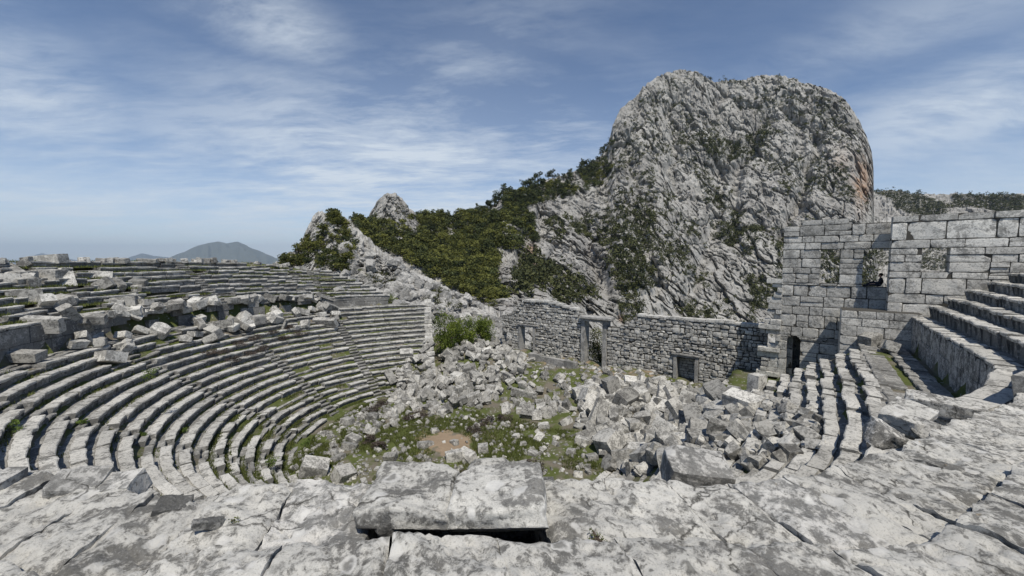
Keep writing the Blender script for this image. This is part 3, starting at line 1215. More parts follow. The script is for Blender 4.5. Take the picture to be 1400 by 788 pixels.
terr = empty('seating_bank')
tag(terr, 'pale lichen covered slab terrace of worn seat blocks along the bottom of the view', 'seating')


def row_slabs(r0, r1, dz, cuts, skip=(), lift=lambda ph, q: 0, mats=None):
    for i, (a, b) in enumerate(zip(cuts[:-1], cuts[1:])):
        if i in skip:
            continue
        m_ = MB()
        slab(m_, a + 0.0001, b - 0.0001, r0 + rng.normal(0, .006), r1 - 0.006, dz + rng.normal(0, 0.006), lift, tilt=(rng.normal(0, 0.008), rng.normal(0, 0.008)),
             tint=float(rng.uniform(-.7, .7)))
        m_.build('seat_block', (mats or {}).get(i, M_FRONT), terr, smooth=True)


def phx(x, y, z):
    p = on_z(x, y, z)
    la, al = LA(p[0], p[1])
    return math.atan2(la, -al)


def cut_list(xs_, y, z):
    return sorted(phx(x, y, z) for x in xs_)


gap_lo, gap_hi = phx(512, 700, -1.80), phx(736, 700, -1.80)
c1 = cut_list([-300, -180, -90, 10, 110, 200, 290, 386], 695, -1.8) + [gap_lo]
row_slabs(0.0, 0.80, 0.0, c1, mats={7: M_GREYBLK})
def extend(c, step):
    c = [x for x in c if x < PH1 - 0.012]
    while c[-1] < PH1 - 0.02:
        c.append(min(c[-1] + step * rng.uniform(.8, 1.25), PH1))
    return c


c1b = extend([gap_hi] + cut_list([850, 945, 1030, 1120, 1190, 1270], 690, -1.8), .042)
row_slabs(0.0, 0.80, 0.0, sorted(c1b), mats={3: M_GREYBLK})
c2 = cut_list([-420, -300, -170, -40, 110, 240, 385, 535, 683, 848, 1020, 1140, 1270, 1400, 1520, 1640], 745, -1.70)
c2 = extend(c2, .045)
row_slabs(0.815, 1.50, 0.09, c2)
c3 = cut_list([-620, -420, -230, -60, 120, 300, 460, 610, 770, 930, 1090, 1240, 1400, 1580, 1800], 800, -1.6)
c3 = extend(c3, .05)
row_slabs(1.515, 2.3, 0.18, c3)
c4 = cut_list([-700, -450, -200, 60, 280, 480, 660, 840, 1050, 1300, 1600], 860, -1.6)
c4 = extend(c4, .055)
row_slabs(2.315, 3.25, 0.26, c4)
row_slabs(3.265, 4.4, 0.34, c4)

# bedding under the slabs so no joint looks into nothing
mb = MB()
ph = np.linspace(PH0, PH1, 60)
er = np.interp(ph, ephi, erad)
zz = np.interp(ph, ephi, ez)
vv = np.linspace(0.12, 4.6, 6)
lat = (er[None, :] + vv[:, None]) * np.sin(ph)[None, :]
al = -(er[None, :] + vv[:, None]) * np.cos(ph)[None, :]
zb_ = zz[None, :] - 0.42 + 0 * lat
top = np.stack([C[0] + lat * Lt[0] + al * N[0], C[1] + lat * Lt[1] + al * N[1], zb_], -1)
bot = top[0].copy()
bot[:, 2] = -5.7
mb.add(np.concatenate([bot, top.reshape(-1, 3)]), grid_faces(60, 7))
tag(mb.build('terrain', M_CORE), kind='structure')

# ------------------------------------------------------------------ loose blocks
BLK = []            # (object)


def block(name, label, loc, size, rot=(0, 0, 0), mat=None, n=5, chop=3, rd=0.10, rough=0.04, group=None, cat='block', smooth=False, depth=(0.62, 0.95), cut=None):
    p, f = rock(size, n, rd, chop, rough, depth)
    if cut:
        cn = np.array(cut[:3]) / np.linalg.norm(cut[:3])
        p = p - np.maximum(p @ cn - cut[3], 0)[:, None] * cn
    m_ = MB()
    m_.add(p, f, tint=float(rng.uniform(-.8, .8)))
    o = m_.build(name, mat or M_RUB, smooth=smooth)
    o.location = loc
    o.rotation_euler = rot
    tag(o, label, cat, group)
    return o


# the long displaced block with the dark slot under it
pm = on_z(622, 690, -1.66)
block('seat_block', 'left piece of the split pale block propped over the black slot at the bottom centre', (pm[0] - .335, 2.70, -1.765), (0.62, 0.60, 0.30), (math.radians(1), math.radians(2.0), 0.03), M_FRONT, 24, 4, 0.22, 0.13,
      depth=(0.78, 0.95), smooth=False, cut=(0, -.62, -.78, 0.16))
block('seat_block', 'right piece of the split pale block propped over the black slot at the bottom centre', (pm[0] + .30, 2.68, -1.75), (0.66, 0.62, 0.31), (math.radians(-1), math.radians(-2.0), -0.02), M_FRONT, 24, 4, 0.22, 0.12,
      depth=(0.80, 0.95), smooth=False, cut=(0, -.62, -.78, 0.165))
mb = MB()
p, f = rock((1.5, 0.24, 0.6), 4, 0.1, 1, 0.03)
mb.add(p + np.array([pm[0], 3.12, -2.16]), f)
mb.build('seat_block', M_DARKBLK, terr)  # added hidden filler: shuts off view and light so the slot stays dark
block('stone', 'small rough dark stone wedged at the left end of the black slot', on_z(529, 716, -1.72) + np.array([0, .03, 0]), (0.14, 0.14, 0.17), (0.3, 0.4, 0.6), M_DARKBLK, 7, 5, 0.15, 0.14, depth=(0.6, 0.85), cat='stone')
block('boulder', 'rounded white stone top showing behind the long pale seat block', on_z(672, 658, -1.9) + np.array([0, .12, -.08]), (0.42, 0.34, 0.34), (0.2, 0.1, 0.4), M_FRONT, 12, 3, 0.6, 0.06, smooth=True, cat='stone')
block('block', 'cut block with flat grey top and rough dark broken front beside the seat rows', on_z(968, 652, -2.05) + np.array([0.0, .25, -.12]), (0.58, 0.40, 0.34), (0.22, 0.08, -0.12), M_GREYBLK, 12, 2, 0.06, 0.07, depth=(.8, .95))
block('block', 'thick flat slab tipped over a black hollow on the right slabs', on_z(1240, 580, -2.6) + np.array([0, 0, 0.12]), (0.72, 0.5, 0.24), (0.18, -0.16, 0.5), M_FRONT, 12, 4, 0.1, 0.06, depth=(.75, .95))
block('block', 'jagged stone under the left end of the tipped slab', on_z(1205, 594, -2.6) + np.array([0, 0, 0.0]), (0.42, 0.36, 0.3), (0.5, 0.35, 0.2), M_GREYBLK, 9, 6, 0.08, 0.1, depth=(.6, .85))
block('block', 'wedge stone under the right end of the tipped slab', on_z(1262, 590, -2.6), (0.36, 0.3, 0.3), (0.3, 0.6, 1.0), M_GREYBLK, 9, 6, 0.08, 0.1, depth=(.6, .85))
block('block', 'long grey slab lying just behind the tipped slab', on_z(1290, 556, -3.4), (1.3, 0.55, 0.35), (0.1, 0.05, -0.75), M_FRONT, 10, 4, 0.1, 0.06, depth=(.7, .95))
block('block', 'grey block with dark flat face at the lower left edge', on_z(92, 678, -1.8) + np.array([0, .1, .0]), (0.34, 0.22, 0.22), (0.35, 0.1, 0.25), M_GREYBLK, 10, 3, 0.08, 0.06, depth=(.75, .95))
block('block', 'low grey block right of the dark flat faced block at lower left', on_z(140, 676, -1.8) + np.array([0, .1, -.02]), (0.36, 0.2, 0.18), (0.3, -0.1, 0.1), M_GREYBLK, 10, 3, 0.08, 0.06, depth=(.75, .95))
block('stone', 'small rough dark stone lying on the pale lower left slabs', on_z(236, 702, -1.8) + np.array([0, 0, .03]), (0.2, 0.14, 0.12), (0.2, 0.3, 0.5), M_DARKBLK, 8, 5, 0.12, 0.12, cat='stone')
block('block', 'worn block end at the left border of the slab terrace', on_z(8, 672, -1.8) + np.array([0, 0, .05]), (0.13, 0.22, 0.18), (0.1, 0.1, 0.2), M_GREYBLK, 8, 3, 0.1, 0.06)
block('stone', 'thin dark sliver of stone beside the grey blocks at lower centre left', on_z(285, 720, -1.72) + np.array([0, 0, .02]), (0.17, 0.06, 0.05), (0.1, 0.3, 0.7), M_DARKBLK, 7, 4, 0.12, 0.1, cat='stone')

VAR = []
for i in range(26):
    kind = rng.random()
    sz = (rng.uniform(.8, 1.25), rng.uniform(.55, .85), rng.uniform(.38, .62))
    p, f = rock(sz, 5, rng.uniform(.05, .14), int(rng.integers(1, 5)), rng.uniform(.025, .06), (0.74, 0.97))
    m_ = MB()
    m_.add(p, f, tint=float(rng.uniform(-1, 1)))
    VAR.append((m_.mesh('block', [M_RUB]), sz))
LONG = []
for i in range(6):
    sz = (rng.uniform(1.5, 2.2), rng.uniform(.45, .65), rng.uniform(.38, .5))
    p, f = rock(sz, 6, 0.07, int(rng.integers(1, 4)), 0.035, (0.8, 0.97))
    m_ = MB()
    m_.add(p, f, tint=float(rng.uniform(-1, 1)))
    LONG.append((m_.mesh('block', [M_RUB]), sz))


def put(loc, k=1.0, tilt=0.35, label='', group='', long=False, rz=None, sink=0.15):
    me, sz = (LONG if long else VAR)[rng.integers(0, len(LONG if long else VAR))]
    o = bpy.data.objects.new('block', me)
    COL.objects.link(o)
    o.location = (loc[0], loc[1], loc[2] + sz[2] * k * (0.5 - sink))
    o.rotation_euler = (rng.normal(0, tilt), rng.normal(0, tilt), rng.uniform(0, 2 * PI) if rz is None else rz)
    o.scale = (k, k * rng.uniform(.85, 1.1), k * rng.uniform(.85, 1.15))
    tag(o, label, 'block', group)
    return o


def inpoly(x, y, poly):
    c = False
    j = len(poly) - 1
    for i in range(len(poly)):
        xi, yi = poly[i]
        xj, yj = poly[j]
        if (yi > y) != (yj > y) and x < (xj - xi) * (y - yi) / (yj - yi) + xi:
            c = not c
        j = i
    return c


def plan_poly(px):
    return [tuple(hit_ground(a, b)[:2]) for a, b in px]


def sample(poly, n, mind=0.0, tries=40):
    a = np.array(poly)
    out = []
    for _ in range(n * tries):
        if len(out) >= n:
            break
        x, y = rng.uniform(a[:, 0].min(), a[:, 0].max()), rng.uniform(a[:, 1].min(), a[:, 1].max())
        if inpoly(x, y, poly) and all((x - p) ** 2 + (y - q) ** 2 > mind ** 2 for p, q in out):
            out.append((x, y))
    return out


HEAP = plan_poly([(452, 622), (480, 600), (520, 560), (535, 500), (600, 500), (640, 470), (690, 470), (715, 505), (790, 525), (880, 540), (960, 550), (1020, 560),
                  (1010, 600), (940, 640), (870, 655), (815, 632), (790, 590), (700, 566), (640, 562), (560, 575), (510, 600)])
HEAPL = plan_poly([(525, 500), (600, 500), (640, 468), (690, 470), (720, 520), (640, 560), (560, 560)])
HEAPR = plan_poly([(790, 530), (880, 528), (960, 545), (1020, 560), (1005, 600), (940, 640), (850, 640), (800, 590)])
ORCH = plan_poly([(395, 668), (420, 612), (470, 575), (540, 560), (640, 560), (790, 590), (830, 650), (740, 652), (520, 662)])

g_ = 'fallen blocks heaped before the stage wall'
for (x, y) in sample(HEAPR, 58, 1.05):
    put((x, y, float(ground_w(x, y)) + rng.uniform(0, .5)), rng.uniform(1.0, 2.1), .42, 'pale angular fallen block in the heap below the big and right doorways', g_, rng.random() < .2)
g_ = 'fallen blocks heaped beside the green bushes'
for (x, y) in sample(HEAPL, 58, .85):
    put((x, y, float(ground_w(x, y)) + rng.uniform(0, .45)), rng.uniform(.75, 1.5), .45, 'pale angular fallen block in the heap between the bushes and the left doorway', g_, rng.random() < .15)
g_ = 'stones scattered on the orchestra grass'
for (x, y) in sample(ORCH, 34, 0.8):
    put((x, y, float(ground_w(x, y))), rng.uniform(.5, 1.1), .2, 'pale stone lying apart on the green orchestra floor', g_, False, sink=.2)

# loose blocks with a look of their own around the orchestra: (x, y, size, tilt, turn, label)
for (x, y, sz, rot, lab) in [
    (1034, 540, (0.95, 0.75, 1.75), (0.02, 0.03, 0.45), 'upright squared stone block standing at the corner of the tower steps'),
    (985, 573, (1.7, 1.15, 0.8), (0.45, 0.30, 0.7), 'large square topped block tilted towards the orchestra below the tower'),
    (1008, 552, (1.0, 0.95, 0.8), (0.55, 0.75, 0.5), 'cube shaped block balanced on edge against the upright stone block'),
    (938, 583, (1.3, 1.1, 0.75), (0.30, 0.25, 0.4), 'broad block with small round socket in its top amid the heap'),
    (922, 535, (1.9, 0.8, 0.7), (0.15, 0.2, -0.3), 'wide grey block with dark underside just below the right doorway'),
    (852, 590, (1.9, 0.75, 0.55), (0.1, -0.35, 0.95), 'long pale block leaning upward in the front of the heap'),
    (815, 578, (1.2, 0.7, 0.7), (0.3, 0.2, -0.4), 'block with dark end at the grassy front edge of the heap'),
    (668, 470, (2.0, 0.9, 0.85), (0.05, 0.05, -0.1), 'wide moulded block on top of the heap beside the green bushes'),
    (660, 485, (2.2, 0.6, 0.4), (0.05, 0.05, 0.0), 'long beam block lying flat below the wide moulded block'),
    (716, 542, (2.6, 0.4, 0.7), (0.0, 0.05, -0.5), 'thin long kerb block standing on edge mid heap'),
    (484, 604, (1.1, 0.6, 0.5), (0.1, 0.1, -0.5), 'squared block with shaded side on the grass below the seats'),
    (430, 648, (1.5, 1.0, 1.0), (0.3, 0.35, 0.4), 'big wedge shaped stone at the foot of the near left seats'),
    (470, 655, (1.1, 0.9, 0.8), (0.4, 0.2, 1.0), 'pale cracked stone right of the big wedge stone'),
    (560, 552, (1.6, 0.6, 0.55), (0.1, 0.25, 0.5), 'long grey block sloping at the left front of the bush side heap'),
]:
    p = hit_ground(x, y)
    block('block', lab, p + np.array([0, 0, sz[2] * 0.30]), sz, rot, M_RUB, 6, 2, 0.06, 0.03, depth=(0.85, 0.98))

# fallen blocks over the walkway of the left side
def seat_pt(x, y):
    p = hit_ground(x, y, 8, 75)
    return p + np.array([0, 0, .42])


def put_px(x, y, z, k, **kw):
    p = seat_pt(x, y)
    return put(p, k, **kw)


g_ = 'fallen blocks strewn over the left walkway'
lab = 'grey fallen block in the long jumble across the left walkway'
for i in range(92):
    t = rng.random()
    x = 110 + 360 * t + rng.normal(0, 6)
    y = np.interp(x, [100, 200, 300, 400, 480], [468, 458, 444, 432, 426]) + rng.normal(0, 13)
    z = float(np.interp(y - np.interp(x, [100, 480], [462, 424]), [-25, 0, 25], [-3.5, -4.6, -5.4]))
    put_px(x, y, z, rng.uniform(.6, 1.35), tilt=.38, label=lab, group=g_, long=rng.random() < .28, sink=.25)
g_ = 'loose blocks on the upper left rows'
for i in range(20):
    x, y = rng.uniform(0, 200), rng.uniform(372, 428)
    z = float(np.interp(y, [360, 450], [-0.4, -3.4]))
    put_px(x, y, z, rng.uniform(.8, 1.4), tilt=.25, label='loose grey block on the grassy broken rows at upper left', group=g_, long=rng.random() < .4, sink=.35)
g_ = 'loose blocks along the left rim'
for i in range(34):
    x = rng.uniform(-10, 440)
    s_ = on_z(x, 358.5, -0.1)
    d = ray(x, 357)
    # rim circle r = 29.2
    A = d[0] ** 2 + d[1] ** 2
    B = -2 * (d[0] * C[0] + d[1] * C[1])
    Cc = C[0] ** 2 + C[1] ** 2 - 29.0 ** 2
    t = (-B + math.sqrt(B * B - 4 * A * Cc)) / (2 * A)
    p = d * t
    ph_ = math.atan2(*(lambda q: (q[0], -q[1]))(LA(p[0], p[1])))
    zr = -0.12 + float(left_drop(ph_)) - 0.56 * float(sstep(math.radians(-84), math.radians(-102), ph_))
    put((p[0], p[1], zr), rng.uniform(.5, .9), tilt=.12, label='pale weathered block along the top edge of the left bank', group=g_, long=rng.random() < .3, sink=.1)
for (x, y, z, sz, rot, lab) in [
    (22, 386, -1.3, (3.2, 0.8, 0.5), (0.1, 0.32, -0.35), 'long fallen beam block sloping down at the far left top'),
    (70, 388, -1.5, (1.6, 1.0, 0.8), (0.02, 0.05, 0.1), 'square dark faced block on the rows right of the sloping beam block'),
    (66, 366, -0.6, (2.0, 0.9, 0.7), (0.05, -0.1, 0.2), 'dark faced block jutting from the rim at upper left'),
    (190, 400, -2.3, (1.0, 1.0, 0.9), (0.15, 0.1, 0.5), 'grey cube block at the end of the upper left rows'),
    (445, 449, -6.0, (2.6, 0.5, 1.0), (0.55, 0.0, -0.15), 'wide flat grey slab lying face up on the far seats'),
    (293, 464, -5.3, (1.3, 0.7, 0.9), (0.5, 0.2, -0.4), 'square pale block at the lower front of the left jumble'),
    (250, 440, -4.4, (2.1, 0.7, 0.5), (0.2, 0.3, -0.5), 'long white patched beam in the middle of the left jumble'),
    (35, 500, -5.4, (1.4, 0.8, 0.5), (0.1, 0.1, 0.3), 'white topped block on the grass below the dark left wall'),
    (62, 480, -5.1, (1.7, 0.6, 0.9), (0.2, 0.1, 0.35), 'peaked grey block leaning beside the white topped block'),
]:
    p = seat_pt(x, y)
    block('block', lab, p + np.array([0, 0, sz[2] * .2]), sz, rot, M_RUB, 6, 2, 0.06, 0.03, depth=(0.85, 0.98))
for (x, y, sz, rot, lab) in [
    (1190, 468, (1.3, 0.8, 0.75), (0.1, -0.25, 0.3), 'L shaped pale block on the rows before the tower wall'),
    (1218, 478, (1.0, 0.7, 0.6), (0.3, 0.2, 0.9), 'dark stone at the foot of the curved retaining wall end'),
    (1098, 512, (1.3, 0.7, 0.5), (0.1, 0.2, 0.4), 'grey block lying before the arched tower door'),
]:
    p = on_z(x, y, -5.4 if x > 1150 else -9.2)
    block('block', lab, p + np.array([0, 0, sz[2] * .3]), sz, rot, M_RUB, 6, 3, 0.08, 0.04, depth=(0.75, 0.95))

# the small rubble nobody could count
mb = MB()


GREEN = plan_poly([(385, 668), (402, 625), (440, 590), (490, 555), (535, 548), (525, 575), (475, 620), (455, 660)])


def rub(poly, n, lo, hi, lift=0.3):
    for (x, y) in sample(poly, n, 0.0, 12):
        qa, qb = LA(x, y)
        if ((qa - el) / 2.3) ** 2 + ((qb - ea) / 1.8) ** 2 < 1 and rng.random() < .85:
            continue
        s_ = rng.uniform(lo, hi) * rng.choice([.7, 1, 1.35])
        p, f = rock((s_ * rng.uniform(.9, 1.5), s_ * rng.uniform(.7, 1.1), s_ * rng.uniform(.6, 1)), 2, .15, 3, .08, (0.55, .92))
        R = rotm(rng.normal(0, .6), rng.normal(0, .6), rng.uniform(0, 6.3))
        mb.add(p @ R.T + np.array([x, y, float(ground_w(x, y)) + rng.uniform(-.05, lift)]), f, tint=float(rng.uniform(-1, 1)))


rub(HEAP, 640, .25, .8)
FOOT = [tuple(W(a, b)[:2]) for a, b in ((-13, 12), (-13, 19.6), (16, 19.6), (17, 13), (8, 12), (0, 13))]
rub(FOOT, 600, .15, .5, .05)
rub(HEAPL, 380, .35, .85, .7)
rub(HEAPR, 420, .35, .9, .7)
rub(ORCH, 850, .08, .3, .05)
rub(GREEN, 380, .08, .34, .05)
RIGHT = plan_poly([(900, 640), (960, 590), (1040, 545), (1100, 560), (1140, 600), (1110, 640), (1000, 650), (920, 655)])
rub(RIGHT, 230, .2, .6, .5)
tag(mb.build('rubble', M_RUB), kind='stuff')

# ------------------------------------------------------------------ plants near by
def leaf_quads(mb, pts, size, tint=None, flat=0.0, droop=0.0):
    n = len(pts)
    if n == 0:
        return
    a = rng.normal(size=(n, 3))
    a[:, 2] *= (1 - flat)
    a /= np.linalg.norm(a, axis=1, keepdims=True)
    b = rng.normal(size=(n, 3))
    b -= a * (a * b).sum(1, keepdims=True)
    b /= np.linalg.norm(b, axis=1, keepdims=True)
    s_ = size * rng.uniform(.6, 1.3, (n, 1))
    a = a * s_
    b = b * s_ * 0.6
    v = np.stack([pts - a * .5, pts + b * .5, pts + a * .5, pts - b * .5], 1).reshape(-1, 3)
    mb.add(v, np.arange(4 * n).reshape(-1, 4), tint=np.repeat(rng.uniform(-1, 1, n) if tint is None else tint, 4))


def clump_pts(c, rad, n):
    d = rng.normal(size=(n, 3))
    d /= np.linalg.norm(d, axis=1, keepdims=True)
    return np.asarray(c) + d * (rng.uniform(.25, 1, (n, 1)) ** .5) * np.asarray(rad)


def stems(mb, base, tips, r0):
    for t in tips:
        d = t - base
        L = np.linalg.norm(d)
        if L < 1e-3:
            continue
        d = d / L
        a = np.cross(d, [0.3, 0.9, 0.2])
        a /= np.linalg.norm(a)
        b = np.cross(d, a)
        k = np.arange(5) * 2 * PI / 5
        ring = np.cos(k)[:, None] * a + np.sin(k)[:, None] * b
        mid = base + (t - base) * .5 + rng.normal(0, L * .05, 3)
        v = np.concatenate([base + ring * r0, mid + ring * r0 * .7, t + ring * r0 * .25])
        mb.add(v, grid_faces(5, 3, True))


def shrub(name, label, loc, h, w, mat, n_cl, n_lf, ls, group=None, cat='bush'):
    e = empty(name, loc)
    tag(e, label, cat, group)
    cs_ = []
    for _ in range(n_cl):
        a, rr = rng.uniform(0, 2 * PI), math.sqrt(rng.random()) * w * .42
        cs_.append(np.array([rr * math.cos(a), rr * math.sin(a), h * rng.uniform(.12, .92) * (1 - 1.2 * (rr / w) ** 2)]))
    m_ = MB()
    for c in cs_:
        leaf_quads(m_, clump_pts(c, np.array([w * .24, w * .24, h * .20]) * rng.uniform(.45, 1.25), n_lf), ls, np.full(n_lf, rng.uniform(-1, 1)))
    m_.build('foliage', mat, e)
    m_ = MB()
    stems(m_, np.zeros(3), [c * 0.95 for c in cs_[:8]], max(.012, h * .02))
    m_.build('stem', M_BARK, e)
    return e


for (x, y, h, w, lab) in [(610, 476, 4.9, 3.3, 'bright green leafy bush beside the end wall of the lower seats'),
                          (636, 470, 4.3, 3.2, 'bright green bush between its leafy neighbour and the block heap'),
                          (662, 462, 3.6, 2.8, 'smaller pale green bush behind the wide moulded block')]:
    p = on_z(x, y, -10.6)
    shrub('bush', lab, (p[0], p[1], -11.1), h, w, M_BUSH, 46, 130, .17)
for (u_, a_, h, w, lab) in [(dc[0] + .7, 22.6, 4.6, 3.4, 'dark green bush seen through the big central doorway'), (dc[1] + 1.2, 25.5, 3.6, 3.2, 'bush behind the stage wall right of the big doorway'),
                            (dl[0] + .6, 24.0, 2.2, 2.4, 'small bush seen through the left doorway')]:
    p = W(u_, a_, -12.4)
    shrub('bush', lab, p, h, w, M_OAK, 36, 110, .17)
p = on_z(536, 410, -5.2)
shrub('bush', 'small round green bush at the end of the upper far rows', p + np.array([0, 0, -.6]), 1.5, 1.6, M_BUSH, 14, 80, .1)

# green herbs on the steps
for (x, y, k, w, lab) in [(74, 575, -3, .95, 'pale green cushion plant growing on the near left rows'), (248, 592, -8, .5, 'bright green tuft on a seat below a gap in the rows'),
                          (208, 515, 0, .9, 'pale green plant on the rows below the left jumble'), (12, 590, -1, .8, 'green tuft at the left border between the rows'),
                          (193, 596, -6, .5, 'dark green tuft in a shaded riser of the left rows'), (420, 610, -13, .8, 'green tuft at the ends of the lowest rows'),
                          (372, 634, -13, .7, 'green herb clump among the lowest left rows'), (115, 580, -3, .5, 'grey green tuft right of the pale cushion plant')]:
    p = on_z(x, y, Z0 + HR * k)
    shrub('herb', lab, p + np.array([0, 0, -.06]), .38 * w / .6, w, M_HERB, 12, 60, .055, cat='plant')
p = on_z(1120, 512, -9.3)
shrub('herb', 'bright green weeds on the steps before the tower door', p, .4, 1.0, M_HERB, 12, 60, .07, cat='plant')

for (x, y, lab) in [(815, 733, 'thin yellow green weeds in the joint right of the long propped block'), (316, 712, 'tiny green weed in a joint of the lower left slabs')]:
    p = on_z(x, y, -1.74)
    shrub('weed', lab, p - np.array([0, 0, .012]), .04, .15, M_GRASS, 7, 16, .014, cat='plant')

# brown dry cushions on the rows and on the orchestra
dry = [(330, 478), (350, 470), (300, 490), (362, 484), (388, 470), (410, 462), (318, 500), (345, 492), (372, 462), (392, 455), (285, 492)]
for (x, y) in dry:
    p = seat_pt(x, y)
    shrub('dry_bush', 'low brown dry bush on the seat rows below the left jumble', p + np.array([0, 0, -.1]), .45, 1.3 * rng.uniform(.8, 1.3), M_DRY, 14, 70, .07, 'dry bushes on the left rows')
for (x, y) in [(520, 555), (508, 565), (545, 540), (665, 580), (690, 575), (650, 590), (505, 605), (520, 612), (600, 652), (640, 655), (730, 642), (560, 575), (575, 568)]:
    p = hit_ground(x, y)
    shrub('dry_bush', 'low grey brown bush on the orchestra floor among scattered stones', p, .55, 1.4 * rng.uniform(.8, 1.3), M_DRY, 14, 80, .08, 'dry bushes on the orchestra floor')

# grass: blades on the orchestra, on the broken rows and in the joints
mb = MB()


def blades(P, h, w=.022, spread=.6):
    n = len(P)
    d = rng.uniform(0, 2 * PI, n)
    hh = h * rng.uniform(.5, 1.3, n)
    ln = rng.uniform(0, spread, n) * hh
    l2 = rng.uniform(0, 2 * PI, n)
    a = np.stack([np.cos(d) * w, np.sin(d) * w, 0 * d], 1)
    tip = P + np.stack([np.cos(l2) * ln, np.sin(l2) * ln, hh], 1)
    v = np.stack([P - a, P + a, tip], 1).reshape(-1, 3)
    mb.add(v, None, np.arange(3 * n).reshape(-1, 3), tint=np.repeat(rng.uniform(-1, 1, n), 3))


pts = np.array(sample(ORCH, 13000, 0, 3) + sample(GREEN, 6000, 0, 3))
pts = pts[fbm(v3(pts[:, 0] * .5, pts[:, 1] * .5, 0), 3, 21) > -.25]
l_, a_ = LA(pts[:, 0], pts[:, 1])
pts = pts[((l_ - el) / 2.0) ** 2 + ((a_ - ea) / 1.6) ** 2 > 1]
P = v3(pts[:, 0], pts[:, 1], ground_w(pts[:, 0], pts[:, 1]))
for dxy in range(5):
    Q = P + np.concatenate([rng.normal(0, .07, (len(P), 2)), np.zeros((len(P), 1))], 1)
    blades(Q, .20, .02)
# on the lowest rows and along riser feet
for k in range(K_LO, K_HI + 1):
    n = 420 if k > -10 else 1500
    s_ = rng.uniform(math.radians(-126), math.radians(20), n)
    keep = fbm(v3(s_ * 9, k * 1.7, 0), 3, 4) > (0.15 if k > -10 else -.25)
    s_ = s_[keep]
    r_ = R0 + k * TR + TR + rng.uniform(-.12, .14, len(s_)) - (0.2 * rng.random(len(s_)) if k < -9 else 0)
    lat, al = curve(r_, s_)
    xy = C + lat[:, None] * Lt + al[:, None] * N
    P = np.concatenate([xy, np.full((len(s_), 1), Z0 + k * HR - .04)], 1)
    for _ in range(4):
        blades(P + np.concatenate([rng.normal(0, .06, (len(P), 2)), np.zeros((len(P), 1))], 1), .15, .02)
for k in range(0, 9):
    n = 900
    s_ = rng.uniform(math.radians(-110), math.radians(-25), n)
    keep = fbm(v3(s_ * 7, k * 1.3, 3), 3, 14) > (0.1 - .35 * (s_ > math.radians(-60)))
    s_ = s_[keep]
    r_ = 22.95 + 1.0 + k * UT - rng.uniform(.0, .35, len(s_))
    lat, al = ucurve(r_, s_)
    xy = C + lat[:, None] * Lt + al[:, None] * N
    P = np.concatenate([xy, (-3.5 + k * UH - .05 + left_drop(s_))[:, None]], 1)
    for _ in range(4):
        blades(P + np.concatenate([rng.normal(0, .08, (len(P), 2)), np.zeros((len(P), 1))], 1), .2, .03)
tag(mb.build('grass', M_GRASS), kind='stuff')


# ------------------------------------------------------------------ mountains
def sheet(nu, nv, x0, x1, top, base, dtop, dbase, disp, back=120.0, drop=140.0, powv=1.0, skyn=3.0):
    """a real slope: for every bearing a profile rising from its foot to its skyline, with depth; then a back slope"""
    xs_ = np.linspace(x0, x1, nu)
    ty = np.interp(xs_, *zip(*top)) + skyn * (fbm(v3(xs_ * .06, 3.3, 0), 4, 31) * .6 + .35 * fbm(v3(xs_ * .4, 3.3, 0), 3, 35))
    by = np.interp(xs_, *zip(*base))
    td = np.interp(xs_, *zip(*dtop))
    bd = np.interp(xs_, *zip(*dbase))
    v = np.linspace(0, 1, nv)
    vv, xx = np.meshgrid(v, xs_, indexing='ij')
    yy = by + (ty - by) * vv
    dx, dz = (xx - CX) / F, -(yy - CY) / F
    d = v3(dx, CT + dz * ST, -ST + dz * CT)
    D = bd + (td - bd) * vv ** powv
    P = d / d[..., 1:2] * D[..., None]
    P, rust = disp(P, xx, yy, vv)
    # round the shoulder over the skyline, then fall away behind
    rows = [P]
    last = P[-1]
    hor = last.copy()
    hor[:, 2] = 0
    hor /= np.linalg.norm(hor, axis=1, keepdims=True)
    for kk, (f_, g_) in enumerate(((.08, .015), (.2, .08), (.45, .3), (1, 1))):
        q = last + hor * back * f_
        q[:, 2] -= drop * g_ - 3 * fbm(v3(q[:, 0] * .02, q[:, 1] * .02, kk), 3)
        rows.append(q[None])
    foot = P[0].copy()
    foot[:, 2] -= 60
    rows.insert(0, foot[None])
    A = np.concatenate(rows, 0)
    rr = np.zeros(A.shape[:2])
    rr[1:nv + 1] = rust
    return A, rr, xx, yy, P


def mesh_sheet(A, rr, name, mat, smooth=False):
    m_ = MB()
    nv, nu = A.shape[:2]
    m_.add(A.reshape(-1, 3), grid_faces(nu, nv), tint=rr.ravel())
    return tag(m_.build(name, mat, smooth=smooth), kind='structure')


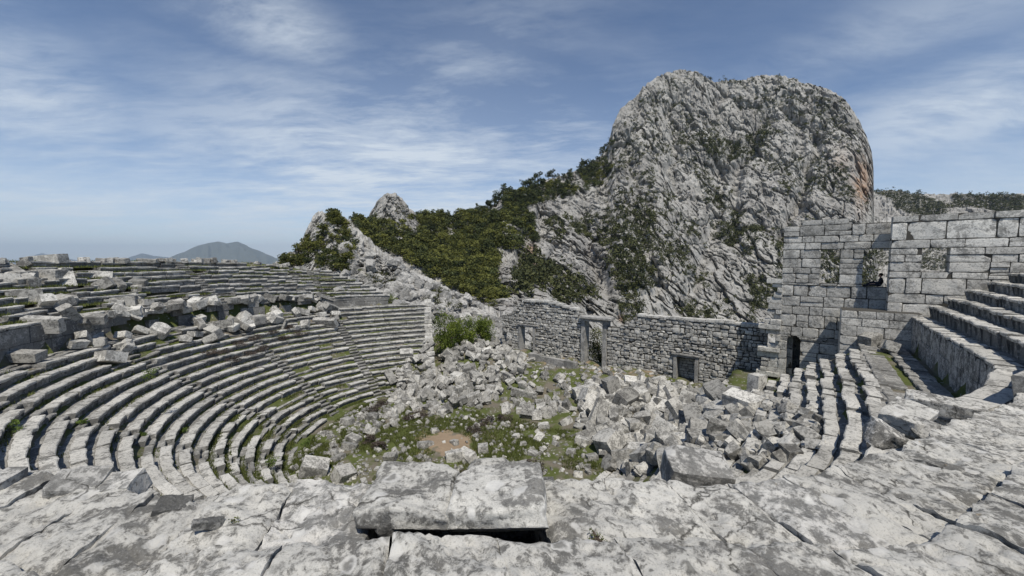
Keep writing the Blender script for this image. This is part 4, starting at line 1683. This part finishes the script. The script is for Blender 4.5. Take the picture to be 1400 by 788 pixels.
def rockdisp(amp, sc, vert=.4, cells=1.0, rustf=None, gul=None):
    def f(P, xx, yy, vv):
        q = P * np.array([1, 1, vert]) * sc
        led = P[..., 2] * sc * .9 + fbm(q * .8, 3, 61) * 1.1
        a = fbm(q * .45, 3, 40) * 1.25 + .30 * (led - np.floor(led) - .5) + ridged(q * 1.1 + fbm(q * 2.1, 3, 5)[..., None] * .35, 3, 44) * .22
        f1, f2, cid4 = worley(P * np.array([1, 1, .20]) * sc * 1.25 + fbm(q * 1.5, 3, 71)[..., None] * .35, 36)
        a = a - .28 * np.exp(-((f2 - f1) / .05) ** 2) + .55 * (cid4 - .5)
        wq = np.stack([fbm(q * 3.1 + 5, 3, 9), fbm(q * 3.1 + 25, 3, 10), fbm(q * 3.1 + 45, 3, 11)], -1)
        d1, d2, cid = worley(q * 1.5 + wq * .45, 2)
        b = (cid - .5) * .62 + np.minimum(d2 - d1, .3) * .7
        e1, e2, cid2 = worley(P * np.array([1, 1, vert * 1.1]) * sc * 4.2 + wq * .8, 6)
        c = (cid2 - .5) * .26 + np.minimum(e2 - e1, .3) * .3
        h1, h2, cid3 = worley(P * np.array([1, 1, vert * 1.3]) * sc * 11.0 + wq, 16)
        c = c + (cid3 - .5) * .10 + np.minimum(h2 - h1, .3) * .12 + fbm(P * sc * 16, 3, 23) * .05
        dsp = amp * (a + cells * (b + c) - .5)
        if gul:
            for pts_, dep, wid in gul:
                lx = np.interp(yy, [q_[1] for q_ in pts_], [q_[0] for q_ in pts_]) + 9 * fbm(v3(yy * .035, dep, 0), 3, 3)
                on = sstep(pts_[0][1] - 12, pts_[0][1] + 12, yy) * (1 - sstep(pts_[-1][1] - 25, pts_[-1][1] + 5, yy))
                a = a - dep / amp * np.exp(-((xx - lx) / wid) ** 2) * on
                dsp = amp * (a + cells * (b + c) - .5)
        fade = np.clip(np.minimum(vv * 6, (1 - vv) * 10 + .55), 0, 1)
        dsp = dsp * fade
        hor = P.copy()
        hor[..., 2] = 0
        hor /= np.linalg.norm(hor, axis=-1, keepdims=True)
        P = P - hor * dsp[..., None]
        P[..., 2] += dsp * .28 * (fade)
        rust = rustf(xx, yy) if rustf else 0 * xx
        return P, rust
    return f


def rust_c(xx, yy):
    a = np.exp(-(((xx - 1178) / 10) ** 2 + ((yy - 250) / 30) ** 2)) * 1.2
    a += np.exp(-(((xx - 1150) / 14) ** 2 + ((yy - 222) / 24) ** 2)) * .3
    a += np.exp(-(((xx - 727) / 7) ** 2 + ((yy - 352) / 17) ** 2)) * 1.5
    a += np.exp(-(((xx - 850) / 5) ** 2 + ((yy - 436) / 5) ** 2)) * .7
    return np.clip(a, 0, 1)


TOPC = [(600, 330), (640, 300), (660, 292), (690, 268), (720, 255), (745, 246), (775, 237), (800, 229), (822, 214), (831, 200), (838, 172), (848, 152), (866, 133), (880, 115), (897, 103), (912, 96),
        (930, 93), (950, 96), (965, 104), (980, 111), (992, 108), (1018, 110), (1045, 105), (1062, 104), (1085, 110), (1108, 116), (1130, 122), (1152, 136),
        (1166, 152), (1178, 172), (1186, 190), (1192, 208), (1195, 235), (1194, 262), (1192, 300), (1194, 330), (1200, 360)]
BASEC = [(600, 470), (700, 470), (900, 480), (1100, 480), (1160, 440), (1200, 430)]
DTC = [(600, 250), (700, 260), (830, 360), (930, 420), (1050, 430), (1150, 400), (1200, 370)]
DBC = [(600, 90), (680, 90), (760, 110), (840, 150), (950, 190), (1100, 220), (1200, 250)]
Ac, rc, xc, yc, Pc = sheet(640, 420, 600, 1200, TOPC, BASEC, DTC, DBC, rockdisp(9.0, .03, .42, .80, rust_c, [([(980, 112), (992, 180), (985, 260), (960, 340), (930, 430)], 8, 10), ([(858, 190), (872, 260), (884, 340), (900, 420)], 7, 9),
          ([(1055, 150), (1030, 190), (1008, 250), (1015, 330)], 11, 8), ([(1120, 170), (1108, 240), (1080, 320), (1062, 400)], 11, 8), ([(925, 120), (915, 200), (925, 280)], 8, 7),
          ([(1075, 130), (1090, 175), (1085, 220)], 8, 7), ([(790, 280), (800, 340), (830, 420)], 8, 9), ([(745, 290), (752, 340), (760, 420)], 6, 8)]), 200, 170, 1.25, 2.5)
mesh_sheet(Ac, rc, 'mountain', M_CLIFF)

TOPB = [(380, 360), (420, 330), (440, 306), (480, 302), (505, 304), (570, 297), (620, 300), (655, 296), (688, 292), (704, 330), (712, 380), (722, 420), (740, 450)]
BASEB = [(380, 420), (480, 440), (600, 470), (700, 470), (740, 475)]
DTB = [(380, 120), (440, 150), (500, 200), (600, 230), (690, 225), (740, 110)]
DBB = [(380, 80), (480, 85), (600, 90), (740, 92)]
Ab, rb, xb, yb, Pb = sheet(240, 140, 380, 740, TOPB, BASEB, DTB, DBB, rockdisp(2.5, .06, .8, .8), 120, 100, 1.0, 2)
mesh_sheet(Ab, rb, 'hill', M_CLIFF)

TOPP = [(492, 325), (500, 305), (507, 290), (515, 274), (524, 266), (540, 264), (549, 272), (558, 284), (566, 292), (575, 305), (585, 325)]
Ap, rp_, xp, yp, Pp = sheet(110, 110, 492, 585, TOPP, [(492, 345), (585, 345)], [(492, 210), (585, 215)], [(492, 185), (585, 185)], rockdisp(3.2, .08, .6, .9), 25, 60, 1.2, 3)
mesh_sheet(Ap, rp_, 'crag', M_CLIFF)

TOPA = [(340, 372), (380, 362), (404, 348), (420, 316), (428, 298), (442, 289), (462, 295), (474, 312), (486, 326), (505, 338), (525, 352), (545, 362), (565, 376), (590, 388), (612, 402), (640, 414),
        (668, 428), (700, 446), (760, 470)]
BASEA = [(340, 400), (440, 420), (520, 440), (600, 470), (700, 490), (760, 500)]
DTA = [(340, 70), (430, 100), (480, 92), (560, 80), (650, 74), (760, 66)]
DBA = [(340, 58), (480, 58), (560, 57), (640, 60), (760, 62)]
Aa, ra, xa, ya, Pa = sheet(330, 170, 340, 760, TOPA, BASEA, DTA, DBA, rockdisp(2.3, .12, .8, 1.1,
                           lambda a, b: np.exp(-(((a - 536) / 9) ** 2 + ((b - 366) / 5) ** 2)) * .35), 20, 30, 1.0, 5)
mesh_sheet(Aa, ra, 'rocks', M_CRAG)

mb = MB()
_xf, _yf, _pf = xa.ravel(), ya.ravel(), Pa.reshape(-1, 3)
_ok = np.nonzero((_xf > 470) & (_xf < 720))[0]
for i_ in rng.choice(_ok, 520, replace=False):
    s_ = rng.uniform(.6, 2.1)
    p, f = rock((s_ * rng.uniform(.8, 1.5), s_ * rng.uniform(.7, 1.2), s_ * rng.uniform(.7, 1.3)), 4, .2, 6, .10, (0.5, .9))
    mb.add(p @ rotm(rng.normal(0, .5), rng.normal(0, .5), rng.uniform(0, 6.3)).T + _pf[i_] + np.array([0, 0, s_ * .1]), f, tint=float(rng.uniform(-1, 1)))
tag(mb.build('boulders', M_CRAG), kind='stuff')

TOPD = [(1150, 262), (1195, 261), (1230, 262), (1260, 265), (1300, 263), (1330, 266), (1375, 266), (1400, 263), (1480, 268), (1600, 280)]
Ad, rd_, xd, yd, Pd = sheet(220, 70, 1150, 1600, TOPD, [(1150, 420), (1600, 420)], [(1150, 640), (1400, 560), (1600, 500)], [(1150, 420), (1600, 330)],
                            rockdisp(8, .03, .6, .8), 200, 200, 1.0, 3)
mesh_sheet(Ad, rd_, 'ridge', M_CLIFF)


def farhill(name, prof, dist, depth):
    xs_ = np.linspace(prof[0][0], prof[-1][0], 120)
    y_ = np.interp(xs_, *zip(*prof)) + .8 * fbm(v3(xs_ * .07, dist * .01, 0), 4, 3)
    rows = []
    for k, (f_, h_) in enumerate(((0, 0), (.25, .22), (.5, .5), (.75, .78), (1, 1), (1.3, .7), (2, 0))):
        D = dist + depth * (f_ - 1)
        zt = (YH - y_) / F * dist
        gul = 0 if k in (0, 4, 6) else .10 * fbm(v3(xs_ * .12, k * .6, 0), 3, 17)
        z = -330 + (zt + 330) * np.clip(h_ + gul, 0, 1)
        z = np.where(k == 0, -330, z)
        X = (xs_ - CX) / F * D
        rows.append(v3(X, np.full_like(X, D), z))
    m_ = MB()
    A = np.stack(rows)
    # subdivide vertically
    t = np.linspace(0, 6, 61)
    i = np.minimum(t.astype(int), 5)
    fr = (t - i)[:, None, None]
    A = A[i] * (1 - fr) + A[i + 1] * fr
    A[..., 2] += 40 * ridged(A * .0025, 4, 8) * (np.minimum(np.arange(61), 8) / 8)[:, None] * np.clip((40 - np.arange(61)) / 12, 0, 1)[:, None]
    m_.add(A.reshape(-1, 3), grid_faces(120, 61))
    tag(m_.build(name, M_FAR, smooth=True), kind='structure')


farhill('mountain', [(190, 362), (225, 355), (240, 350), (262, 340), (285, 333), (300, 331), (312, 333), (327, 330), (340, 336), (356, 344), (372, 351), (400, 362)], 9000, 1500)
farhill('mountain', [(20, 360), (40, 351), (60, 347), (80, 350), (110, 357), (150, 358), (175, 353), (195, 347), (215, 350), (240, 354), (280, 358)], 12500, 1500)

mb = MB()
xs_ = np.linspace(-19000, 19000, 60)
ys_ = np.linspace(-2500, 15300, 50)
a, b = np.meshgrid(xs_, ys_)
mb.add(v3(a, b, -330 + 6 * fbm(v3(a * .001, b * .001, 0), 3)).reshape(-1, 3), grid_faces(60, 50))
tag(mb.build('terrain', M_VALLEY, smooth=True), kind='structure')

# ------------------------------------------------------------------ trees and scrub on the mountain
def tree_mesh(kind, h):
    cr, tr = MB(), MB()
    tips = []
    if kind == 'pine':
        for lay in range(6):
            z = h * (.32 + .62 * lay / 5)
            R_ = h * .27 * (1.05 - lay / 8.5) * rng.uniform(.8, 1.2)
            for j in range(5 if lay < 4 else 3):
                a_ = rng.uniform(0, 2 * PI)
                c = np.array([math.cos(a_) * R_ * .65, math.sin(a_) * R_ * .65, z + rng.normal(0, h * .03)])
                leaf_quads(cr, clump_pts(c, (R_ * .55, R_ * .55, h * .06), 16), h * .085, np.full(16, rng.uniform(-1, 1)), .3)
                tips.append(c)
    else:
        for j in range(17):
            a_ = rng.uniform(0, 2 * PI)
            R_ = h * .36 * math.sqrt(rng.random())
            z = h * rng.uniform(.3, .88) * (1 - .25 * (R_ / (h * .36)) ** 2)
            c = np.array([math.cos(a_) * R_, math.sin(a_) * R_, z])
            leaf_quads(cr, clump_pts(c, (h * .17, h * .17, h * .12), 22), h * .12, np.full(22, rng.uniform(-1, 1)))
            tips.append(c)
    top = np.array([rng.normal(0, h * .03), rng.normal(0, h * .03), h * .85])
    k = np.arange(6) * 2 * PI / 6
    ring = np.stack([np.cos(k), np.sin(k), 0 * k], 1)
    v = np.concatenate([np.array([0, 0, -1.0]) + ring * h * .035, top * .5 + ring * h * .022, top + ring * h * .006])
    tr.add(v, grid_faces(6, 3, True))
    for c in tips[::3]:
        stems(tr, np.array([0, 0, c[2] * .7]), [c], h * .012)
    return cr, tr


TV = []
for kind, mat in (('pine', M_PINE), ('round pine', M_PINE), ('round pine', M_PINE), ('oak', M_OAK), ('oak', M_OAK), ('oak', M_OAK)):
    cr, tr = tree_mesh(kind, 6.0)
    TV.append((kind.split()[-1], cr, tr, cr.mesh('crown', [mat]), tr.mesh('trunk', [M_BARK])))


def put_tree(p, sc, kind, label, group):
    c = [t for t in TV if t[0] == kind]
    t = c[rng.integers(0, len(c))]
    e = empty('pine_tree' if kind == 'pine' else 'oak_tree', p, rng.uniform(0, 6.28))
    e.scale = (sc * rng.uniform(.85, 1.2), sc * rng.uniform(.85, 1.2), sc * rng.uniform(.85, 1.15))
    tag(e, label, 'tree', group)
    for nm, me in (('crown', t[3]), ('trunk', t[4])):
        o = bpy.data.objects.new(nm, me)
        COL.objects.link(o)
        o.parent = e


def pick(P, xx, yy, poly, n, mask=None):
    xf, yf = xx.ravel(), yy.ravel()
    pf = P.reshape(-1, 3)
    x0, x1 = min(a for a, b in poly), max(a for a, b in poly)
    y0, y1 = min(b for a, b in poly), max(b for a, b in poly)
    cand = np.nonzero((xf > x0) & (xf < x1) & (yf > y0) & (yf < y1))[0]
    rng.shuffle(cand)
    out = []
    for i in cand:
        if inpoly(xf[i], yf[i], poly) and (mask is None or mask(xf[i], yf[i], pf[i])):
            out.append(pf[i])
            if len(out) >= n:
                break
    return out


# skyline and near trees: each a thing of its own
g_ = 'dark pines along the mountain shoulder'
lab = 'dark pine on the skyline shoulder left of the great rock'
for i, x in enumerate(np.linspace(640, 834, 62)):
    x = x + rng.normal(0, 3)
    j = np.argmin(np.abs(xc[0] - x))
    dv_ = int(rng.integers(1, 46)) if x > 690 else int(rng.integers(1, 12))
    p = Pc[-dv_, j]
    put_tree(p - np.array([0, 0, .6]), rng.uniform(.9, 1.7), 'pine', lab, g_)
g_ = 'trees along the saddle skyline'
for x in np.concatenate([np.linspace(566, 690, 40), np.linspace(482, 505, 8)]):
    j = np.argmin(np.abs(xb[0] - x))
    p = Pb[-int(rng.integers(1, 7)), j]
    put_tree(p - np.array([0, 0, 1.2]), rng.uniform(.6, 1.05), 'pine' if rng.random() < .6 else 'oak', 'small tree on the saddle skyline right of the pointed crag', g_)
g_ = 'trees above the upper far rows'
pol = [(380, 362), (402, 336), (420, 322), (450, 316), (480, 322), (484, 345), (478, 372), (440, 372), (400, 366)]
for p in pick(Pa, xa, ya, pol, 60):
    put_tree(p - np.array([0, 0, .6]), rng.uniform(.35, .62), 'oak' if rng.random() < .7 else 'pine', 'bushy tree on the left crag just above the far seat rows', g_)
for p in pick(Pa, xa, ya, [(436, 296), (442, 287), (465, 292), (480, 312), (474, 322), (450, 305)], 24):
    put_tree(p - np.array([0, 0, .5]), rng.uniform(.3, .5), 'oak', 'small bushy tree on top of the left crag', 'trees on top of the left crag')
g_ = 'larger trees of the hillside wood'
FOR = [(482, 312), (500, 304), (560, 300), (690, 290), (708, 320), (706, 345), (684, 345), (680, 380), (690, 420), (672, 424), (640, 408), (600, 388), (560, 362), (520, 344), (495, 330)]
for p in pick(Pb, xb, yb, FOR, 62, lambda x, y, q: y > 330):
    put_tree(p - np.array([0, 0, .6]), rng.uniform(.75, 1.15), 'oak' if rng.random() < .75 else 'pine', 'leafy tree in the wood on the hillside below the saddle', g_)


def mass(name, mats, items):
    m_ = MB()
    nl = 0
    for p, sc, kind in items:
        c = [t for t in TV if t[0] == kind]
        t = c[rng.integers(0, len(c))]
        v = np.concatenate(t[1].v)
        a_ = rng.uniform(0, 6.28)
        R = rotm(0, 0, a_)
        nq = len(v) // 4
        ids = rng.permutation(nq)[:int(nq * .75)]
        vv = (v.reshape(-1, 4, 3)[ids]).reshape(-1, 3)
        vv = vv * np.array([1.12, 1.12, 1]) * sc
        m_.add(vv @ R.T + p, np.arange(len(vv)).reshape(-1, 4), mat=0 if kind == 'oak' else 1, tint=float(rng.uniform(-1, 1)))
    return tag(m_.build(name, mats), kind='stuff')


items = [(p - np.array([0, 0, .6]), rng.uniform(.7, 1.35), 'oak' if rng.random() < .8 else 'pine') for p in pick(Pb, xb, yb, FOR, 720)]
SL = [(690, 268), (745, 252), (825, 225), (836, 205), (842, 230), (815, 262), (770, 270), (720, 285), (735, 330), (700, 345), (690, 300)]
items += [(p - np.array([0, 0, .8]), rng.uniform(.6, 1.1), 'pine' if rng.random() < .7 else 'oak') for p in pick(Pc, xc, yc, SL, 420,
          lambda x, y, q: vnoise(q * .045, 3) > -.15)]
mass('forest', [M_OAK, M_PINE], items)

# scrub on the cliffs
SCR = [([(710, 330), (790, 320), (840, 380), (800, 420), (740, 410), (705, 400)], 190, .75, 0.05),
       ([(730, 300), (830, 300), (900, 380), (980, 440), (880, 440), (800, 350)], 190, .75, .12),
       ([(925, 178), (1010, 190), (1035, 170), (1050, 185), (1010, 215), (960, 205)], 120, .75, -.5),
       ([(985, 190), (1050, 160), (1080, 175), (1030, 215)], 60, .7, -.2),
       ([(900, 210), (1010, 280), (1060, 300), (1000, 330), (940, 300)], 120, .7, .1),
       ([(840, 250), (900, 300), (960, 340), (1020, 420), (900, 400), (850, 330)], 130, .7, .2),
       ([(835, 160), (930, 95), (1060, 106), (1160, 150), (1190, 250), (1180, 330), (1060, 460), (850, 440), (820, 240)], 900, .50, .22),
       ([(835, 160), (930, 95), (1060, 106), (1160, 150), (1190, 250), (1180, 330), (1060, 460), (850, 440), (820, 240)], 1500, .46, -.1),
       ([(1040, 250), (1090, 240), (1100, 330), (1060, 440), (1010, 440), (1020, 330)], 120, .65, .1),
       ([(1060, 320), (1195, 320), (1195, 430), (1060, 430)], 520, .7, -.6),
       ([(870, 130), (930, 94), (1060, 104), (1150, 135), (1100, 125), (960, 108), (880, 140)], 110, .42, -.6)]
m_ = MB()
for poly, n, sc, th in SCR:
    for p in pick(Pc, xc, yc, poly, n, lambda x, y, q, th=th: vnoise(q * .03, 5) + .5 * vnoise(q * .09, 6) > th):
        s_ = sc * 6 * rng.uniform(.5, 1.3)
        k = 5 if s_ > 2 else 3
        for _ in range(k):
            c = p + rng.normal(0, s_ * .3, 3) + np.array([0, 0, s_ * .22])
            leaf_quads(m_, clump_pts(c, (s_ * .34, s_ * .34, s_ * .3), 11), s_ * .30, np.full(11, rng.uniform(-1, 1)))
for P_, x_, y_, poly, n, sc in ((Pd, xd, yd, [(1190, 300), (1400, 300), (1400, 420), (1190, 420)], 1800, 3.6),
                                (Pd, xd, yd, [(1195, 262), (1400, 266), (1400, 300), (1195, 300)], 1300, 4.6), (Pp, xp, yp, [(510, 300), (525, 268), (560, 285), (570, 300)], 26, 1.3),
                                (Pa, xa, ya, [(470, 320), (500, 340), (560, 380), (640, 420), (600, 440), (520, 400), (480, 370)], 110, .9),
                                (Pa, xa, ya, [(560, 378), (640, 412), (690, 440), (660, 440), (600, 405)], 60, 1.0)):
    for p in pick(P_, x_, y_, poly, n, lambda x, y, q, P_=P_: vnoise(q * (.02 if P_ is Pd else .15), 15) > 0):
        s_ = sc * rng.uniform(.5, 1.3)
        for _ in range(4):
            c = p + rng.normal(0, s_ * .3, 3) + np.array([0, 0, s_ * .22])
            leaf_quads(m_, clump_pts(c, (s_ * .36, s_ * .36, s_ * .3), 11), s_ * .30, np.full(11, rng.uniform(-1, 1)))
tag(m_.build('scrub', M_SCRUB), kind='stuff')

# ------------------------------------------------------------------ the person resting in the tower window
def person(base, turn):
    e = empty('person', base, turn)
    tag(e, 'person in dark clothes sitting sideways in the tower window with legs stretched out', 'person')
    # local frame: x = along the sill (legs towards -x), z up; seat at z = 0.1
    J = {'pel': (0.0, 0, .14, .19), 'sp': (0.05, 0, .36, .17), 'ch': (0.03, 0, .54, .20), 'nk': (0.0, 0, .66, .055), 'hd0': (-.02, 0, .74, .075), 'hd': (-.02, 0, .84, .125),
         'top': (-.01, 0, .93, .085), 'sl': (0.02, .19, .57, .085), 'el': (-.06, .25, .33, .065), 'wl': (-.28, .16, .26, .048), 'hl': (-.36, .14, .22, .035),
         'sr': (0.02, -.19, .57, .085), 'er': (-.06, -.25, .33, .065), 'wr': (-.28, -.16, .26, .048), 'hr': (-.36, -.14, .22, .035),
         'kl': (-.42, .10, .34, .095), 'al': (-.78, .10, .07, .065), 'tl': (-.90, .10, .10, .04), 'kr': (-.44, -.10, .16, .095), 'ar': (-.86, -.10, .06, .065), 'tr': (-.97, -.10, .12, .04),
         'hl0': (-.05, .1, .14, .13), 'hr0': (-.05, -.1, .14, .13), 'nose': (-.13, 0, .81, .018)}
    ks = list(J)
    ed = [('pel', 'sp'), ('sp', 'ch'), ('ch', 'nk'), ('nk', 'hd0'), ('hd0', 'hd'), ('hd', 'top'), ('hd', 'nose'), ('ch', 'sl'), ('sl', 'el'), ('el', 'wl'), ('wl', 'hl'), ('ch', 'sr'), ('sr', 'er'),
          ('er', 'wr'), ('wr', 'hr'), ('pel', 'hl0'), ('hl0', 'kl'), ('kl', 'al'), ('al', 'tl'), ('pel', 'hr0'), ('hr0', 'kr'), ('kr', 'ar'), ('ar', 'tr')]
    me = bpy.data.meshes.new('body')
    me.from_pydata([J[k][:3] for k in ks], [(ks.index(a), ks.index(b)) for a, b in ed], [])
    o = bpy.data.objects.new('body', me)
    COL.objects.link(o)
    o.parent = e
    sk = o.modifiers.new('skin', 'SKIN')
    for i, k in enumerate(ks):
        me.skin_vertices[0].data[i].radius = (J[k][3], J[k][3])
    me.skin_vertices[0].data[ks.index('pel')].use_root = True
    o.modifiers.new('sub', 'SUBSURF').render_levels = 2
    o.modifiers['sub'].levels = 2
    dg = bpy.context.evaluated_depsgraph_get()
    m2 = bpy.data.meshes.new_from_object(o.evaluated_get(dg))
    o.modifiers.clear()
    o.data = m2
    m2.materials.clear()
    for m in (plain('dark_jacket', (0.025, 0.027, 0.035)), plain('skin', (0.36, 0.22, 0.16), .6), plain('dark_jeans', (0.02, 0.024, 0.035))):
        m2.materials.append(m)
    for p in m2.polygons:
        c = p.center
        p.use_smooth = True
        p.material_index = 1 if (c.z > .685 or (c.x < -.30 and c.z > .18 and abs(c.y) > .105 and c.z < .27)) else (2 if (c.z < .22 or c.x < -.3) else 0)
    hb = MB()
    v, f = cube_grid(5)
    v = v / np.linalg.norm(v, axis=1, keepdims=True)
    v = v * np.array([.12, .115, .12]) + np.array([.01, 0, .875])
    v[:, 0] = np.where(v[:, 2] < .85, np.maximum(v[:, 0], .0), v[:, 0])
    hb.add(v, f)
    hb.build('hair', plain('dark_hair', (0.015, 0.012, 0.01)), e, True)
    return e


pp = W((w2[0] + w2[1]) / 2 + 0.32, A1 + .45, w2[2] + .02)
person(pp, math.atan2(U3[1], U3[0]))

# ------------------------------------------------------------------ air
mb = MB()
v, f = cube_grid(1)
mb.add(v * np.array([19500, 9000, 470]) + np.array([0, 6450, 138.0]), f)
hz = new_mat('haze_air')
g = G(hz.node_tree)
pv = g.n('ShaderNodeVolumePrincipled')
pv.inputs['Color'].default_value = (0.68, 0.83, 1.0, 1)
pv.inputs['Density'].default_value = 6.5e-5
pv.inputs['Anisotropy'].default_value = 0.2
g.l(pv.outputs[0], g.n('ShaderNodeOutputMaterial').inputs['Volume'])
HAZE = tag(mb.build('haze', hz), kind='stuff')

# ------------------------------------------------------------------ light, sky, camera
sv = Vector((0.137, -0.59, 1.0)).normalized()
sun = bpy.data.lights.new('sun', 'SUN')
sun.energy = 4.1
sun.angle = math.radians(0.5)
sun.color = (1.0, 0.94, 0.84)
so = bpy.data.objects.new('sun', sun)
COL.objects.link(so)
so.rotation_euler = (-sv).to_track_quat('-Z', 'Y').to_euler()

w = bpy.data.worlds.new('World')
S.world = w
w.use_nodes = True
nt = w.node_tree
nt.nodes.clear()
g = G(nt)
sky = g.n('ShaderNodeTexSky', sky_type='NISHITA')
sky.sun_disc = False
sky.sun_elevation = math.asin(sv.z)
sky.sun_rotation = math.atan2(sv.x, sv.y)
sky.altitude = 2200
sky.air_density = 1.0
sky.dust_density = 0.25
sky.ozone_density = 3.0
tc = g.n('ShaderNodeTexCoord')
dirv = tc.outputs['Generated']
sep = g.n('ShaderNodeSeparateXYZ')
g.l(dirv, sep.inputs[0])
# cirrus: project the view direction to a high flat layer
zz = g.math('MAXIMUM', g.math('ADD', sep.outputs[2], 0.10), 0.02)
px_ = g.math('DIVIDE', sep.outputs[0], zz)
py_ = g.math('DIVIDE', sep.outputs[1], zz)
cmb = g.n('ShaderNodeCombineXYZ')
g.l(px_, cmb.inputs[0])
g.l(py_, cmb.inputs[1])


def vmul(v, s, rot=0.0, off=(0, 0, 0)):
    m = g.n('ShaderNodeMapping')
    m.inputs['Scale'].default_value = s
    m.inputs['Rotation'].default_value = (0, 0, rot)
    m.inputs['Location'].default_value = off
    g.l(v, m.inputs['Vector'])
    return m.outputs[0]


wn = g.n('ShaderNodeTexNoise')
wn.inputs['Scale'].default_value = 0.9
wn.inputs['Detail'].default_value = 4
g.l(cmb.outputs[0], wn.inputs['Vector'])
wv = g.n('ShaderNodeVectorMath', operation='MULTIPLY_ADD')
g.l(wn.outputs['Color'], wv.inputs[0])
wv.inputs[1].default_value = (0.45, 0.45, 0.0)
g.l(cmb.outputs[0], wv.inputs[2])
n1 = g.noise(1.1, 9, 0.60, vec=vmul(wv.outputs[0], (0.55, 1.0, 1), 0.5, (3.1, 1.2, 0)))
n2 = g.noise(3.4, 9, 0.66, vec=vmul(wv.outputs[0], (0.6, 1.3, 1), 0.5, (1, 7, 0)))
n3 = g.noise(9.0, 8, 0.7, vec=vmul(wv.outputs[0], (0.4, 1.2, 1), 0.6, (4, 2, 0)))


def blob(x, y, sx, sy, rot=0.0):
    """a soft region of the sky around the bearing of a photo point: gaussian in the direction's own tangent frame"""
    d = Vector(ray(x, y)).normalized()
    rt = d.cross(Vector((0, 0, 1))).normalized()
    up = rt.cross(d)
    a = rt * math.cos(rot) + up * math.sin(rot)
    b = -rt * math.sin(rot) + up * math.cos(rot)
    res = None
    for vec, s_ in ((a, sx), (b, sy)):
        dt = g.n('ShaderNodeVectorMath', operation='DOT_PRODUCT')
        g.l(dirv, dt.inputs[0])
        dt.inputs[1].default_value = vec
        q = g.math('POWER', g.math('DIVIDE', dt.outputs['Value'], s_), 2)
        res = q if res is None else g.math('ADD', res, q)
    fd = g.n('ShaderNodeVectorMath', operation='DOT_PRODUCT')
    g.l(dirv, fd.inputs[0])
    fd.inputs[1].default_value = d
    front = g.math('GREATER_THAN', fd.outputs['Value'], 0)
    return g.math('MULTIPLY', g.math('EXPONENT', g.math('MULTIPLY', res, -1)), front)


reg = None
for (x, y, sx, sy, ro, k) in [(540, 230, .50, .20, .12, 1.0), (20, 130, .16, .10, -.55, .85), (365, 30, .14, .06, -.1, .95), (620, 110, .30, .12, .5, .55), (1320, 150, .20, .07, .1, .75),
                              (740, 200, .22, .10, .2, .8), (1230, 40, .3, .06, .1, .35), (200, 290, .55, .09, .0, .55), (1330, 240, .3, .06, 0, .35)]:
    b = g.math('MULTIPLY', blob(x, y, sx, sy, ro), k)
    reg = b if reg is None else g.math('MAXIMUM', reg, b)
cl = g.math('ADD', g.math('MULTIPLY', n1, .50), g.math('MULTIPLY', n2, .32))
cl = g.math('ADD', cl, g.math('MULTIPLY', n3, .18))
cl = g.ramp(cl, [(0.43, 0), (0.51, .5), (0.58, 1)])
low = g.ramp(sep.outputs[2], [(0.0, .75), (0.05, .5), (0.22, 0)])
veil = g.math('ADD', g.math('MULTIPLY', reg, 0.24), low)
dens = g.math('ADD', veil, g.math('MULTIPLY', cl, g.math('ADD', g.math('MULTIPLY', reg, .85), .04)), clamp=True)
# small fair weather puffs low on the left
pf = None
for (x, y, sx, sy) in [(78, 298, .038, .0075), (90, 325, .03, .007), (205, 296, .03, .006), (385, 340, .05, .012), (265, 336, .03, .012)]:
    b = blob(x, y, sx, sy)
    pf = b if pf is None else g.math('MAXIMUM', pf, b)
pn = g.noise(26, 5, .6, vec=dirv)
pf = g.math('MULTIPLY', g.ramp(g.math('MULTIPLY', pf, g.math('ADD', pn, .45)), [(.35, 0), (.75, 1)]), .55)
dens = g.math('MAXIMUM', dens, pf)
cloudcol = (6.3, 6.9, 7.5)
cc = g.n('ShaderNodeCombineColor')
for i, v_ in enumerate(cloudcol):
    cc.inputs[i].default_value = v_
mix = g.mix(g.math('MULTIPLY', dens, .86), sky.outputs[0], cc.outputs[0])
bg = g.n('ShaderNodeBackground')
bg.inputs['Strength'].default_value = 0.106
g.l(mix, bg.inputs['Color'])
g.l(bg.outputs[0], g.n('ShaderNodeOutputWorld').inputs['Surface'])

cam = bpy.data.cameras.new('camera')
cam.sensor_width = 36
cam.lens = 36 * F / 1400
cam.clip_start = 0.05
cam.clip_end = 60000
co_ = bpy.data.objects.new('camera', cam)
COL.objects.link(co_)
co_.location = (0, 0, 0)
co_.rotation_euler = (PI / 2 - TH, 0, 0)
S.camera = co_

S.view_settings.view_transform = 'Standard'
S.view_settings.look = 'None'
S.view_settings.exposure = 0.15
S.view_settings.gamma = 1
S.cycles.use_denoising = True
S.cycles.max_bounces = 5
S.cycles.diffuse_bounces = 3
S.cycles.transparent_max_bounces = 4
S.cycles.volume_bounces = 0
S.render.resolution_x, S.render.resolution_y = 1024, 576
